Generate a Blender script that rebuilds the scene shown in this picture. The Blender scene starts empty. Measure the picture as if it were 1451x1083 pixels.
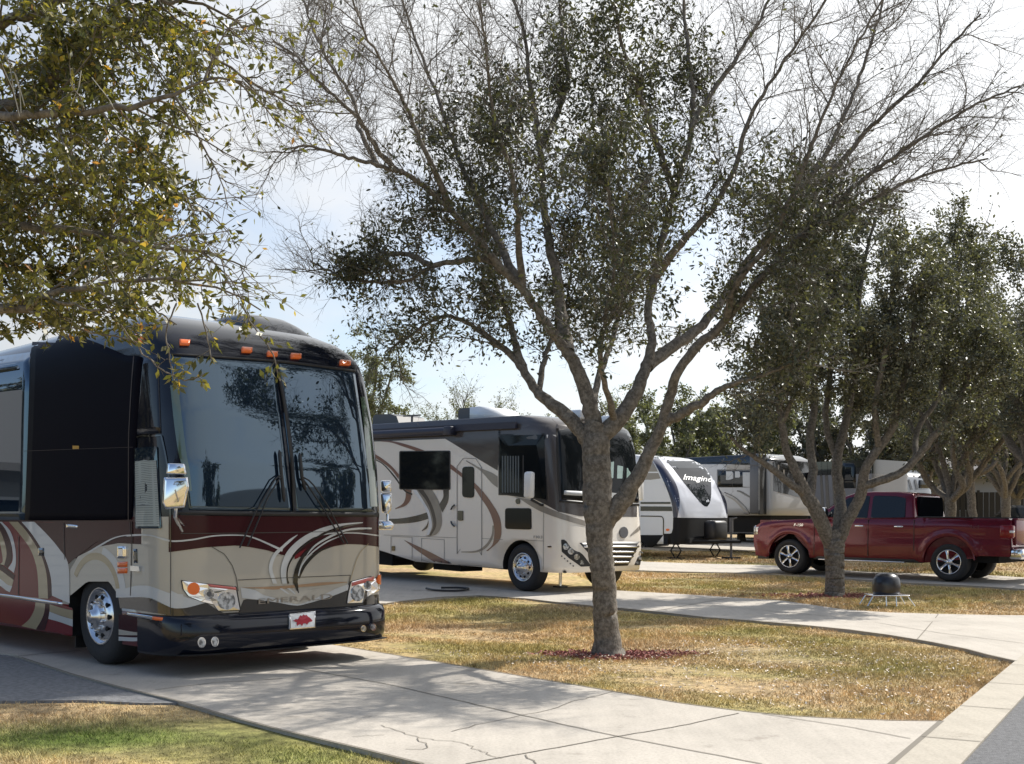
import bpy, bmesh, math, random
import numpy as np
from mathutils import Vector, Matrix

# ------------------------------------------------------------------ camera, sky, sun, exposure
CH = 1.44            # eye height in metres
F = 1650.0           # focal length in photo pixels (photo is 1451 x 1083)
CX, CY = 725.5, 740.0
scene = bpy.context.scene
cam_d = bpy.data.cameras.new('camera'); cam = bpy.data.objects.new('camera', cam_d)
scene.collection.objects.link(cam); scene.camera = cam
cam.location = (0, 0, CH); cam.rotation_euler = (math.radians(90), 0, 0)
cam_d.sensor_width = 36; cam_d.lens = F/1451*36
cam_d.shift_y = (CY-541.5)/1451
cam_d.clip_end = 5000

SUN_AZ, SUN_EL = math.radians(57), math.radians(45)     # azimuth clockwise from +Y
world = bpy.data.worlds.new('World'); scene.world = world; world.use_nodes = True
wn = world.node_tree; wn.nodes.clear()
def wnode(t, **kw):
    n = wn.nodes.new(t)
    for k, v in kw.items(): setattr(n, k, v)
    return n
out = wnode('ShaderNodeOutputWorld'); bg = wnode('ShaderNodeBackground'); bg.inputs[1].default_value = 0.135
sky = wnode('ShaderNodeTexSky', sky_type='NISHITA', sun_disc=False, sun_elevation=SUN_EL, sun_rotation=SUN_AZ, dust_density=1.5, air_density=1.0)
tc = wnode('ShaderNodeTexCoord'); sep = wnode('ShaderNodeSeparateXYZ')
wn.links.new(tc.outputs['Generated'], sep.inputs[0])
# clouds: a noise sheet seen in perspective (direction / height), thinner away from the sun
mx = wnode('ShaderNodeMath', operation='MAXIMUM'); mx.inputs[1].default_value = 0.0
wn.links.new(sep.outputs[2], mx.inputs[0])
ad = wnode('ShaderNodeMath', operation='ADD'); ad.inputs[1].default_value = 0.25
wn.links.new(mx.outputs[0], ad.inputs[0])
vd = wnode('ShaderNodeVectorMath', operation='DIVIDE')
cmb = wnode('ShaderNodeCombineXYZ')
for i in range(3): wn.links.new(ad.outputs[0], cmb.inputs[i])
wn.links.new(tc.outputs['Generated'], vd.inputs[0]); wn.links.new(cmb.outputs[0], vd.inputs[1])
nz = wnode('ShaderNodeTexNoise'); nz.inputs['Scale'].default_value = 1.1; nz.inputs['Detail'].default_value = 6; nz.inputs['Roughness'].default_value = 0.55
wn.links.new(vd.outputs[0], nz.inputs['Vector'])
dot = wnode('ShaderNodeVectorMath', operation='DOT_PRODUCT')
sd = Vector((math.sin(SUN_AZ)*math.cos(SUN_EL), math.cos(SUN_AZ)*math.cos(SUN_EL), math.sin(SUN_EL)))
dot.inputs[1].default_value = (sd.x, sd.y, sd.z*0.6)
wn.links.new(tc.outputs['Generated'], dot.inputs[0])
mr = wnode('ShaderNodeMapRange'); mr.inputs['From Min'].default_value = -0.6; mr.inputs['From Max'].default_value = 0.75
mr.inputs['To Min'].default_value = -0.36; mr.inputs['To Max'].default_value = 0.24
wn.links.new(dot.outputs['Value'], mr.inputs['Value'])
sm = wnode('ShaderNodeMath', operation='ADD'); wn.links.new(nz.outputs['Fac'], sm.inputs[0]); wn.links.new(mr.outputs[0], sm.inputs[1])
rp = wnode('ShaderNodeMapRange'); rp.interpolation_type = 'SMOOTHSTEP'
rp.inputs['From Min'].default_value = 0.36; rp.inputs['From Max'].default_value = 0.74
rp.inputs['To Min'].default_value = 0.02; rp.inputs['To Max'].default_value = 0.97
wn.links.new(sm.outputs[0], rp.inputs['Value'])
# cloud brightness rises towards the sun
mb = wnode('ShaderNodeMapRange'); mb.inputs['From Min'].default_value = 0.0; mb.inputs['From Max'].default_value = 0.7
mb.inputs['To Min'].default_value = 3.2; mb.inputs['To Max'].default_value = 6.6
wn.links.new(dot.outputs['Value'], mb.inputs['Value'])
cc = wnode('ShaderNodeVectorMath', operation='SCALE'); cc.inputs[0].default_value = (0.97, 0.985, 1.0)
wn.links.new(mb.outputs[0], cc.inputs['Scale'])
mixc = wnode('ShaderNodeMix', data_type='RGBA')
wn.links.new(rp.outputs[0], mixc.inputs['Factor']); wn.links.new(sky.outputs[0], mixc.inputs['A']); wn.links.new(cc.outputs[0], mixc.inputs['B'])
wn.links.new(mixc.outputs['Result'], bg.inputs[0]); wn.links.new(bg.outputs[0], out.inputs[0])

sl = bpy.data.lights.new('sun', 'SUN'); sl.energy = 4.6; sl.angle = math.radians(0.6); sl.color = (1.0, 0.955, 0.88)
so = bpy.data.objects.new('sun', sl); scene.collection.objects.link(so)
so.rotation_euler = (math.radians(90)-SUN_EL, 0, math.pi-SUN_AZ)

vs = scene.view_settings; vs.view_transform = 'Standard'; vs.look = 'None'; vs.gamma = 1; vs.exposure = 0.5
try: vs.use_curve_mapping = False
except Exception: pass
scene.render.engine = 'CYCLES'
scene.cycles.max_bounces = 6; scene.cycles.transparent_max_bounces = 8
C = Vector((0, 0, CH)); CN = np.array([0, 0, CH])
col = scene.collection
rnd = random.Random(7)

# ------------------------------------------------------------------ helpers
def gz(y):            # the ground rises gently away from the road
    return 0.023*min(max(y-17.5, 0), 44)
def G(px, py):        # photo pixel on the ground -> world
    d = py-CY
    D = 2376/d if d > 2376/17.5 else (CH+0.4025)/(d/F+0.023)
    return Vector(((px-CX)/F*D, D, gz(D)))
def P3(px, py, D):    # photo pixel at a given depth -> world
    return Vector(((px-CX)/F*D, D, CH-(py-CY)/F*D))

_m = {}
def mat(name, base, rough=0.5, metal=0.0, spec=0.5, coat=0.0, var=0.0, vscale=8, bump=0.0, bscale=60, col2=None, trans=0.0, detail=4, low=0.4, high=0.6):
    if name in _m: return _m[name]
    m = bpy.data.materials.new(name); m.use_nodes = True; nt = m.node_tree; b = nt.nodes['Principled BSDF']
    b.inputs['Base Color'].default_value = (*base, 1); b.inputs['Roughness'].default_value = rough
    b.inputs['Metallic'].default_value = metal; b.inputs['Specular IOR Level'].default_value = spec
    b.inputs['Coat Weight'].default_value = coat; b.inputs['Coat Roughness'].default_value = 0.03
    L = nt.links.new
    if var > 0 or col2 or bump > 0:
        t = nt.nodes.new('ShaderNodeTexCoord')
    if var > 0 or col2:
        n = nt.nodes.new('ShaderNodeTexNoise'); n.inputs['Scale'].default_value = vscale; n.inputs['Detail'].default_value = detail
        L(t.outputs['Object'], n.inputs['Vector'])
        r = nt.nodes.new('ShaderNodeMapRange'); r.inputs['From Min'].default_value = low; r.inputs['From Max'].default_value = high
        L(n.outputs['Fac'], r.inputs['Value'])
        x = nt.nodes.new('ShaderNodeMix'); x.data_type = 'RGBA'
        c2 = col2 if col2 else tuple(c*(1-var) for c in base)
        x.inputs['A'].default_value = (*base, 1); x.inputs['B'].default_value = (*c2, 1)
        L(r.outputs[0], x.inputs['Factor']); L(x.outputs['Result'], b.inputs['Base Color'])
    if bump > 0:
        n2 = nt.nodes.new('ShaderNodeTexNoise'); n2.inputs['Scale'].default_value = bscale; n2.inputs['Detail'].default_value = 5
        L(t.outputs['Object'], n2.inputs['Vector'])
        bp = nt.nodes.new('ShaderNodeBump'); bp.inputs['Strength'].default_value = bump; bp.inputs['Distance'].default_value = 0.02
        L(n2.outputs['Fac'], bp.inputs['Height']); L(bp.outputs[0], b.inputs['Normal'])
    _m[name] = m
    return m

def tag(o, label=None, cat=None, group=None, kind=None):
    if label: o['label'] = label
    if cat: o['category'] = cat
    if group: o['group'] = group
    if kind: o['kind'] = kind
    return o
def mk(name, verts, faces, mats, parent=None, idx=None, smooth=False):
    me = bpy.data.meshes.new(name)
    me.from_pydata([tuple(v) for v in verts], [], [tuple(f) for f in faces])
    for m in (mats if isinstance(mats, (list, tuple)) else [mats]): me.materials.append(m)
    if idx is not None: me.polygons.foreach_set('material_index', list(idx))
    if smooth: me.polygons.foreach_set('use_smooth', [True]*len(me.polygons))
    me.update()
    o = bpy.data.objects.new(name, me); col.objects.link(o)
    if parent is not None: o.parent = parent
    return o
def empty(name, loc=(0, 0, 0), rot=(0, 0, 0)):
    o = bpy.data.objects.new(name, None); o.location = loc; o.rotation_euler = rot; o.empty_display_size = 0.2
    col.objects.link(o); return o

class MB:                      # collects shapes into ONE mesh
    def __init__(s): s.v = []; s.f = []; s.i = []; s.sm = []
    def add(s, v, f, mi=0, smooth=False):
        k = len(s.v); s.v += [tuple(p) for p in v]; s.f += [tuple(a+k for a in q) for q in f]
        s.i += [mi]*len(f); s.sm += [smooth]*len(f); return s
    def box(s, a, b, mi=0, bev=0.0):
        x0, y0, z0 = [min(p, q) for p, q in zip(a, b)]; x1, y1, z1 = [max(p, q) for p, q in zip(a, b)]
        if bev <= 0:
            v = [(x, y, z) for z in (z0, z1) for y in (y0, y1) for x in (x0, x1)]
            return s.add(v, [(0, 2, 3, 1), (4, 5, 7, 6), (0, 1, 5, 4), (2, 6, 7, 3), (0, 4, 6, 2), (1, 3, 7, 5)], mi)
        bm = bmesh.new(); bmesh.ops.create_cube(bm, size=1)
        for q in bm.verts: q.co = Vector(((q.co.x+.5)*(x1-x0)+x0, (q.co.y+.5)*(y1-y0)+y0, (q.co.z+.5)*(z1-z0)+z0))
        bmesh.ops.bevel(bm, geom=bm.edges[:], offset=bev, segments=2, profile=0.5, affect='EDGES')
        s.bm(bm, mi, True); return s
    def bm(s, bm, mi=0, smooth=False):
        bm.verts.index_update()
        s.add([q.co[:] for q in bm.verts], [[q.index for q in f.verts] for f in bm.faces], mi, smooth); bm.free()
    def prism(s, pts, ax, a, b, mi=0, smooth=False):      # pts 2-D; ax = extrusion axis
        n = len(pts)
        def m(p, t): return {'x': (t, p[0], p[1]), 'y': (p[0], t, p[1]), 'z': (p[0], p[1], t)}[ax]
        v = [m(p, a) for p in pts]+[m(p, b) for p in pts]
        bm = bmesh.new(); vs_ = [bm.verts.new(q) for q in v]
        f1 = bm.faces.new(vs_[:n]); f2 = bm.faces.new(vs_[n:][::-1])
        for i in range(n): bm.faces.new((vs_[i], vs_[(i+1) % n], vs_[n+(i+1) % n], vs_[n+i]))
        bmesh.ops.triangulate(bm, faces=[f1, f2]); bmesh.ops.recalc_face_normals(bm, faces=bm.faces[:])
        s.bm(bm, mi, smooth); return s
    def tube(s, pts, r, n=8, mi=0, caps=True, smooth=True):
        pts = [Vector(p) for p in pts]; rs = r if isinstance(r, (list, tuple)) else [r]*len(pts)
        v = []; f = []; u = None
        for i, p in enumerate(pts):
            d = (pts[min(i+1, len(pts)-1)]-pts[max(i-1, 0)]).normalized()
            if u is None: u = d.orthogonal().normalized()
            u = (u-d*u.dot(d)).normalized(); w = d.cross(u)
            for k in range(n):
                a = 2*math.pi*k/n; v.append(p+(u*math.cos(a)+w*math.sin(a))*rs[i])
        for i in range(len(pts)-1):
            for k in range(n): f.append((i*n+k, i*n+(k+1) % n, (i+1)*n+(k+1) % n, (i+1)*n+k))
        s.add(v, f, mi, smooth)
        if caps:
            m = (len(pts)-1)*n; s.add(v[:n][::-1], [tuple(range(n))], mi); s.add(v[m:], [tuple(range(n))], mi)
        return s
    def lathe(s, prof, axis='y', c=(0, 0, 0), n=40, mi=0, smooth=True):   # prof: (along, radius)
        v = []; f = []
        for (t, r) in prof:
            for k in range(n):
                a = 2*math.pi*k/n; p, q = r*math.cos(a), r*math.sin(a)
                v.append({'y': (c[0]+p, c[1]+t, c[2]+q), 'z': (c[0]+p, c[1]+q, c[2]+t), 'x': (c[0]+t, c[1]+p, c[2]+q)}[axis])
        for i in range(len(prof)-1):
            for k in range(n): f.append((i*n+k, i*n+(k+1) % n, (i+1)*n+(k+1) % n, (i+1)*n+k))
        return s.add(v, f, mi, smooth)
    def xf(s, M, start=0):
        for i in range(start, len(s.v)): s.v[i] = tuple(M @ Vector(s.v[i]))
        return s
    def build(s, name, mats, parent=None):
        o = mk(name, s.v, s.f, mats, parent, s.i)
        o.data.polygons.foreach_set('use_smooth', s.sm); return o

def np_mesh(name, verts, faces, mats, parent=None, idx=None):      # big meshes from arrays (m x k faces)
    me = bpy.data.meshes.new(name); nv = len(verts); nf, k = faces.shape
    me.vertices.add(nv); me.vertices.foreach_set('co', verts.astype(np.float32).ravel())
    me.loops.add(nf*k); me.loops.foreach_set('vertex_index', faces.astype(np.int32).ravel())
    me.polygons.add(nf); me.polygons.foreach_set('loop_start', np.arange(0, nf*k, k, dtype=np.int32))
    for m in (mats if isinstance(mats, (list, tuple)) else [mats]): me.materials.append(m)
    if idx is not None: me.polygons.foreach_set('material_index', np.asarray(idx, dtype=np.int32))
    me.update(calc_edges=True); me.validate()
    o = bpy.data.objects.new(name, me); col.objects.link(o)
    if parent is not None: o.parent = parent
    return o

def sample(pts, n):           # resample a polyline evenly (by arc length), Catmull-Rom smooth optional
    p = np.array(pts, float); d = np.r_[0, np.cumsum(np.linalg.norm(np.diff(p, axis=0), axis=1))]
    t = np.linspace(0, d[-1], n); return np.stack([np.interp(t, d, p[:, i]) for i in range(p.shape[1])], 1)
def spline(pts, n):
    p = [np.array(q, float) for q in pts]
    if len(p) < 3: return sample(pts, n)
    q = [2*p[0]-p[1]]+p+[2*p[-1]-p[-2]]; o = []
    for i in range(1, len(q)-2):
        for t in np.linspace(0, 1, 9)[:-1]:
            a, b, c_, d = q[i-1:i+3]
            o.append(0.5*((2*b)+(-a+c_)*t+(2*a-5*b+4*c_-d)*t*t+(-a+3*b-3*c_+d)*t**3))
    o.append(p[-1]); return sample(o, n)
def Z(x0, y0, s, pts): return [(x0+p[0]/s, y0+p[1]/s) for p in pts]
def rq(c, r, n=4):            # four corners -> rounded outline
    o = []; m = len(c)
    for i in range(m):
        p, a, b = Vector(c[i]), Vector(c[i-1]), Vector(c[(i+1) % m])
        ra = min(r, (a-p).length*.45); rb = min(r, (b-p).length*.45)
        A = p+(a-p).normalized()*ra; B = p+(b-p).normalized()*rb
        for t in np.linspace(0, 1, n): o.append(tuple(A*(1-t)**2+p*2*t*(1-t)+B*t*t))
    return o

class Veh:
    """a vehicle frame (x forward, y left, z up) with an implicit skin; outlines are laid on the real skin"""
    def __init__(s, name, loc, heading, pitch=0.0, d0=5, d1=60):
        ang = math.atan2(heading[1], heading[0])
        s.root = empty(name, loc, (0, pitch, ang))
        s.M = Matrix.Translation(loc) @ Matrix.Rotation(ang, 4, 'Z') @ Matrix.Rotation(pitch, 4, 'Y')
        s.Mi = np.array(s.M.inverted()); s.d0, s.d1 = d0, d1; s.ctr = (725, 700)
        s.O = s.Mi[:3, :3] @ CN + s.Mi[:3, 3]
    def f(s, p): raise NotImplementedError
    def hit(s, px, off=0.0):
        px = np.atleast_2d(np.array(px, float)).copy(); n = len(px)
        ts = np.arange(s.d0, s.d1, 0.06); lo = np.full(n, ts[0]); hi = np.full(n, np.nan); px0 = px.copy()
        for it in range(26):      # outlines that overshoot the silhouette are pulled back onto the skin
            todo = np.isnan(hi)
            if not todo.any(): break
            if it:
                ok = ~todo; c = px0[ok].mean(0) if ok.any() else np.array(s.ctr)
                px[todo] = px0[todo]+(c-px0[todo])*[it*.012, 0 if ok.any() else it*.02] if it < 18 else px0[todo]+(c-px0[todo])*(it-14)*.07
            ii = np.where(todo)[0]; d = np.stack([(px[ii, 0]-CX)/F, np.ones(len(ii)), -(px[ii, 1]-CY)/F], 1) @ s.Mi[:3, :3].T
            l = np.full(len(ii), ts[0]); h = np.full(len(ii), np.nan)
            for t in ts:
                td = np.isnan(h)
                if not td.any(): break
                ins = s.f(s.O+d*t) < 0; h[td & ins] = t; l[td & ~ins] = t
            hi[ii] = h; lo[ii] = l
        bad = np.isnan(hi)
        if bad.any(): hi[bad] = np.nanmean(hi) if (~bad).any() else s.d1; lo[bad] = hi[bad]
        d = np.stack([(px[:, 0]-CX)/F, np.ones(n), -(px[:, 1]-CY)/F], 1) @ s.Mi[:3, :3].T
        for _ in range(22):
            m = (lo+hi)/2; ins = s.f(s.O+d*m[:, None]) < 0
            hi = np.where(ins, m, hi); lo = np.where(ins, lo, m)
        p = s.O+d*hi[:, None]
        if off:
            e = 0.004; g = np.stack([s.f(p+np.eye(3)[i]*e)-s.f(p-np.eye(3)[i]*e) for i in range(3)], 1)
            g /= np.linalg.norm(g, axis=1, keepdims=True)+1e-9; p = p+g*off
        return p
    def _orient(s, V, F_):
        o = Vector(s.O); a, b, c_ = [Vector(V[i]) for i in F_[len(F_)//2][:3]]
        return [tuple(reversed(q)) for q in F_] if (b-a).cross(c_-a).dot(a-o) > 0 else F_
    def grid(s, mb, px, off, mi=0, skirt=0.0):      # px: R x K x 2
        R, K, _ = px.shape; V = list(s.hit(px.reshape(-1, 2), off)); n = R*K
        Fq = [(i*K+j, i*K+j+1, (i+1)*K+j+1, (i+1)*K+j) for i in range(R-1) for j in range(K-1)]
        Fq = s._orient(V, Fq)
        if skirt:
            W = list(s.hit(px.reshape(-1, 2), off-skirt)); V += W
            b = [(0, j) for j in range(K)]+[(i, K-1) for i in range(1, R)]+[(R-1, j) for j in range(K-2, -1, -1)]+[(i, 0) for i in range(R-2, 0, -1)]
            ids = [i*K+j for i, j in b]; m = len(ids)
            Fq = list(Fq)+[(ids[k], ids[(k+1) % m], ids[(k+1) % m]+n, ids[k]+n) for k in range(m)]
        mb.add(V, Fq, mi, True)
    def band(s, mb, A, B, off=0.004, mi=0, n=24, m=4, skirt=0.0, sp=True):   # area between two polylines
        a = spline(A, n) if sp else sample(A, n); b = spline(B, n) if sp else sample(B, n)
        w = np.linspace(0, 1, m)[:, None, None]
        s.grid(mb, a[None]*(1-w)+b[None]*w, off, mi, skirt)
    def blob(s, mb, outline, off=0.006, mi=0, thick=0.012, step=6.0, rings=3):
        P = np.array(outline+[outline[0]], float); L = np.linalg.norm(np.diff(P, axis=0), axis=1).sum()
        pl = sample(P, max(12, len(outline), int(L/step)))[:-1]
        # keep true corners
        pl = np.array(outline, float) if len(outline) >= 12 else pl
        c = pl.mean(0); n = len(pl); V = []; px = [c+(pl-c)*k for k in np.linspace(1, 0.0, rings+1)[:-1]]
        V = list(s.hit(np.concatenate(px+[c[None]]), off)); Fq = []
        for r in range(rings-1):
            for k in range(n): Fq.append((r*n+k, r*n+(k+1) % n, (r+1)*n+(k+1) % n, (r+1)*n+k))
        for k in range(n): Fq.append(((rings-1)*n+k, (rings-1)*n+(k+1) % n, rings*n))
        Fq = s._orient(V, Fq)
        if thick:
            m = len(V); V += list(s.hit(pl, off-thick)); Fq = list(Fq)+[(k, (k+1) % n, m+(k+1) % n, m+k) for k in range(n)]
        mb.add(V, Fq, mi, False)
    def line(s, mb, pts, w=1.2, off=0.005, mi=0, n=16, closed=False):       # thin seam / stripe, w in photo px
        p = sample(pts, n) if not closed else sample(list(pts)+[pts[0]], n)
        t = np.gradient(p, axis=0); t /= np.linalg.norm(t, axis=1, keepdims=True)+1e-9
        nn = np.stack([-t[:, 1], t[:, 0]], 1)*w/2
        s.grid(mb, np.stack([p-nn, p+nn]), off, mi)
    def part(s, name, mats, fn, parent=None):
        mb = MB(); fn(mb); return mb.build(name, mats, parent or s.root)

def text_mesh(txt, size=1.0, shear=0.0):
    cu = bpy.data.curves.new('t', 'FONT'); cu.body = txt; cu.size = size; cu.shear = shear; cu.resolution_u = 3
    o = bpy.data.objects.new('t', cu); col.objects.link(o)
    dg = bpy.context.evaluated_depsgraph_get(); me = bpy.data.meshes.new_from_object(o.evaluated_get(dg))
    V = np.array([v.co[:2] for v in me.vertices]); Fq = [tuple(p.vertices) for p in me.polygons]
    bpy.data.objects.remove(o); bpy.data.curves.remove(cu); bpy.data.meshes.remove(me)
    return V, Fq
def letter(veh, txt, p0, p1, h, mats, name='lettering', off=0.012, shear=0.0, parent=None, bold=0.0):
    """write txt on the skin from photo point p0 to p1 (baseline), h px tall"""
    V, Fq = text_mesh(txt, 1.0, shear); w = V[:, 0].max()-V[:, 0].min(); u = (V[:, 0]-V[:, 0].min())/w
    hh = V[:, 1]/0.7
    p0 = np.array(p0, float); p1 = np.array(p1, float)
    px = p0+(p1-p0)*u[:, None]+np.array([0, -h])*hh[:, None]
    W = list(veh.hit(px, off)); Fq = veh._orient(W, Fq)
    return mk(name, W, Fq, mats, parent or veh.root)

def boolean_cut(o, cutters):
    for c in cutters:
        m = o.modifiers.new('b', 'BOOLEAN'); m.operation = 'DIFFERENCE'; m.object = c; m.solver = 'EXACT'
    bpy.context.view_layer.update()
    dg = bpy.context.evaluated_depsgraph_get(); me = bpy.data.meshes.new_from_object(o.evaluated_get(dg))
    old = o.data; o.modifiers.clear(); o.data = me; bpy.data.meshes.remove(old)
    for c in cutters: bpy.data.objects.remove(c)

# ------------------------------------------------------------------ shared materials
CHROME = mat('chrome', (0.82, 0.83, 0.85), 0.08, 1.0)
ALU = mat('polished_aluminium', (0.7, 0.7, 0.72), 0.22, 1.0)
TYRE = mat('tyre_rubber', (0.022, 0.022, 0.024), 0.75, bump=0.3, bscale=40)
BLACKP = mat('black_plastic', (0.012, 0.012, 0.014), 0.45)
DARKV = mat('underbody_black', (0.008, 0.008, 0.009), 0.9)
RGLASS = mat('motorhome_glass', (0.008, 0.010, 0.012), 0.05, 0, 0.22)
GLASSM = mat('matt_dark_glass', (0.006, 0.007, 0.009), 0.3, 0, 0.0)
GLASS = mat('dark_tinted_glass', (0.008, 0.011, 0.014), 0.03, 0, 0.5)
CGLASS = mat('sky_tinted_coach_glass', (0.008, 0.016, 0.030), 0.02, 0, 1.0)
CGLASS.node_tree.nodes['Principled BSDF'].inputs['Specular Tint'].default_value = (.62, .82, 1, 1)  # blue base and specular tint stand in for reflected blue sky
CGLASS.node_tree.nodes['Principled BSDF'].inputs['IOR'].default_value = 1.7
ORANGE = mat('orange_lens', (0.85, 0.16, 0.02), 0.2, coat=0.6)
REDL = mat('red_lens', (0.20, 0.004, 0.010), 0.2, coat=0.3)
WHITEP = mat('white_paint', (0.72, 0.73, 0.74), 0.3, coat=0.5)
SEAM = mat('panel_seam', (0.05, 0.045, 0.04), 0.6)
GREYP = mat('grey_plastic', (0.09, 0.09, 0.095), 0.5)
LENS = mat('clear_lens', (0.62, 0.64, 0.66), 0.08, 0.5, coat=1.0, var=0.75, vscale=22, detail=2)

def wheel(veh, x, y, R, rr, W, style, side=1, z=None, parent=None):
    """wheel > tyre, rim. y = outer face position; side=+1 outer face towards +y"""
    w = MB(); s = side
    hub = (x, y, R if z is None else z)
    w.lathe([(-s*W, rr*1.0), (-s*W, R*.93), (-s*(W-.03), R*.985), (-s*(W-.06), R), (-s*W*.5, R*1.004), (-s*.06, R), (-s*.03, R*.985), (-s*.0, R*.93), (s*.012, (R+rr)*.52), (s*.008, rr*1.08), (-s*.012, rr)], 'y', hub, 48)
    wo = w.build('tyre' if style == 'none' else 'wheel', TYRE, parent or veh.root)
    m = MB()
    if style == 'truck10':
        m.lathe([(-s*.01, rr*1.01), (s*.012, rr*.99), (s*.004, rr*.93), (-s*.03, rr*.88), (-s*.035, rr*.80), (-s*.0, rr*.72), (s*.02, rr*.55), (s*.02, rr*.45), (s*.055, rr*.42), (s*.06, rr*.40), (s*.075, rr*.24), (s*.11, rr*.22), (s*.118, rr*.16), (s*.12, 0)], 'y', hub, 48)
        for k in range(10):
            a = 2*math.pi*k/10; c = (hub[0]+math.cos(a)*rr*.68, 0, hub[2]+math.sin(a)*rr*.68)
            m.lathe([(s*.004, rr*.095), (s*.0125, rr*.088), (s*.0125, 0)], 'y', (c[0], hub[1], c[2]), 12, 1)
            a += .314; c = (hub[0]+math.cos(a)*rr*.49, hub[1]+s*.02, hub[2]+math.sin(a)*rr*.49)
            m.lathe([(0, rr*.05), (s*.035, rr*.045), (s*.045, rr*.02), (s*.046, 0)], 'y', c, 8)
    elif style == 'spoke6':
        m.lathe([(-s*.01, rr*1.01), (s*.012, rr*.98), (s*.0, rr*.93), (-s*.05, rr*.88)], 'y', hub, 48)
        m.lathe([(-s*.05, rr*.93), (-s*.07, rr*.5), (-s*.07, 0)], 'y', hub, 32, 1)
        m.lathe([(-s*.06, rr*.30), (s*.0, rr*.26), (s*.01, rr*.14), (s*.02, rr*.12), (s*.022, 0)], 'y', hub, 24)
        for k in range(6):
            a = 2*math.pi*k/6+.35; i = len(m.v)
            v = []
            for (r0, hw, d) in ((.2, .13, .0), (.6, .11, .006), (.95, .19, .0)):
                v += [(r0*rr, -hw*rr, d-.05), (r0*rr, -hw*.75*rr, d), (r0*rr, -.015*rr, d-.012), (r0*rr, .015*rr, d-.012), (r0*rr, hw*.75*rr, d), (r0*rr, hw*rr, d-.05)]
            f = [(q*6+j, q*6+j+1, q*6+j+7, q*6+j+6) for q in range(2) for j in range(5)]
            m.add([(hub[0]+p*math.cos(a)-q*math.sin(a), hub[1]+s*t, hub[2]+p*math.sin(a)+q*math.cos(a)) for p, q, t in v], f)
    o = m.build('rim', [ALU, DARKV], wo)
    return wo
# ------------------------------------------------------------------ ground, driveways, road, lawn
def noise_mix(m, stops, scale, detail=5, coord='Object', rough=0.6):
    nt = m.node_tree; t = nt.nodes.new('ShaderNodeTexCoord'); n = nt.nodes.new('ShaderNodeTexNoise')
    n.inputs['Scale'].default_value = scale; n.inputs['Detail'].default_value = detail; n.inputs['Roughness'].default_value = rough
    r = nt.nodes.new('ShaderNodeValToRGB')
    while len(r.color_ramp.elements) < len(stops): r.color_ramp.elements.new(0.5)
    for e, (p, c) in zip(r.color_ramp.elements, stops): e.position = p; e.color = (*c, 1)
    nt.links.new(t.outputs[coord], n.inputs['Vector']); nt.links.new(n.outputs['Fac'], r.inputs[0])
    return r, t
def lawn_material(name, k=1.0):
    m = bpy.data.materials.new(name); m.use_nodes = True; nt = m.node_tree; b = nt.nodes['Principled BSDF']
    b.inputs['Roughness'].default_value = 0.85; b.inputs['Specular IOR Level'].default_value = 0.15
    # straw <-> olive <-> green patches (large), plus fine variation
    r1, t = noise_mix(m, [(0.28, (0.21*k, 0.185*k, 0.06*k)), (0.42, (0.31*k, 0.25*k, 0.11*k)), (0.52, (0.385*k, 0.285*k, 0.155*k)), (0.66, (0.335*k, 0.24*k, 0.14*k)), (0.8, (0.24*k, 0.165*k, 0.105*k))], 0.42, 4)
    r2, _ = noise_mix(m, [(0.3, (0.42, 0.42, 0.42)), (0.55, (1, 1, 1)), (0.8, (1.5, 1.45, 1.35))], 9.0, 6)
    r3, _ = noise_mix(m, [(0.2, (0.45, 0.45, 0.45)), (0.5, (1, 1, 1)), (0.8, (1.6, 1.6, 1.6))], 70, 3)
    g = nt.nodes.new('ShaderNodeAttribute'); g.attribute_name = 'green'
    grn = nt.nodes.new('ShaderNodeMix'); grn.data_type = 'RGBA'; grn.inputs['B'].default_value = (0.10*k, 0.15*k, 0.028*k, 1)
    nt.links.new(g.outputs['Fac'], grn.inputs['Factor']); nt.links.new(r1.outputs[0], grn.inputs['A'])
    x = nt.nodes.new('ShaderNodeMix'); x.data_type = 'RGBA'; x.blend_type = 'MULTIPLY'; x.inputs['Factor'].default_value = 1
    y = nt.nodes.new('ShaderNodeMix'); y.data_type = 'RGBA'; y.blend_type = 'MULTIPLY'; y.inputs['Factor'].default_value = 1
    nt.links.new(grn.outputs['Result'], x.inputs['A']); nt.links.new(r2.outputs[0], x.inputs['B'])
    nt.links.new(x.outputs['Result'], y.inputs['A']); nt.links.new(r3.outputs[0], y.inputs['B'])
    nt.links.new(y.outputs['Result'], b.inputs['Base Color'])
    return m
LAWN = lawn_material('dormant_lawn', 1.15)
BLADE = lawn_material('grass_blades', 1.75)

GP = [G(250, 993)+Vector((-1.2, -.7, 0))]
def green_w(x, y):       # where the turf is still green: in front of the left pad and along the shaded pad edge
    w = 0.0
    p1, p2 = G(130, 1040), G(430, 1070)
    w += .95*math.exp(-(((x-p1.x)/1.5)**2+((y-p1.y)/0.6)**2))+0.6*math.exp(-(((x-p2.x)/.5)**2+((y-p2.y)/.35)**2))
    for (px, py, sx, sy, a) in ((1180, 925, 1.5, .8, .32), (760, 868, 1.2, .8, .35), (1260, 955, .8, .5, .25), (960, 828, 1.5, .8, .3), (1350, 838, 2.2, .6, .4), (640, 875, 1.0, .6, .3)):
        q = G(px, py); w += a*math.exp(-(((x-q.x)/sx)**2+((y-q.y)/sy)**2))
    return min(w, 1)

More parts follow.
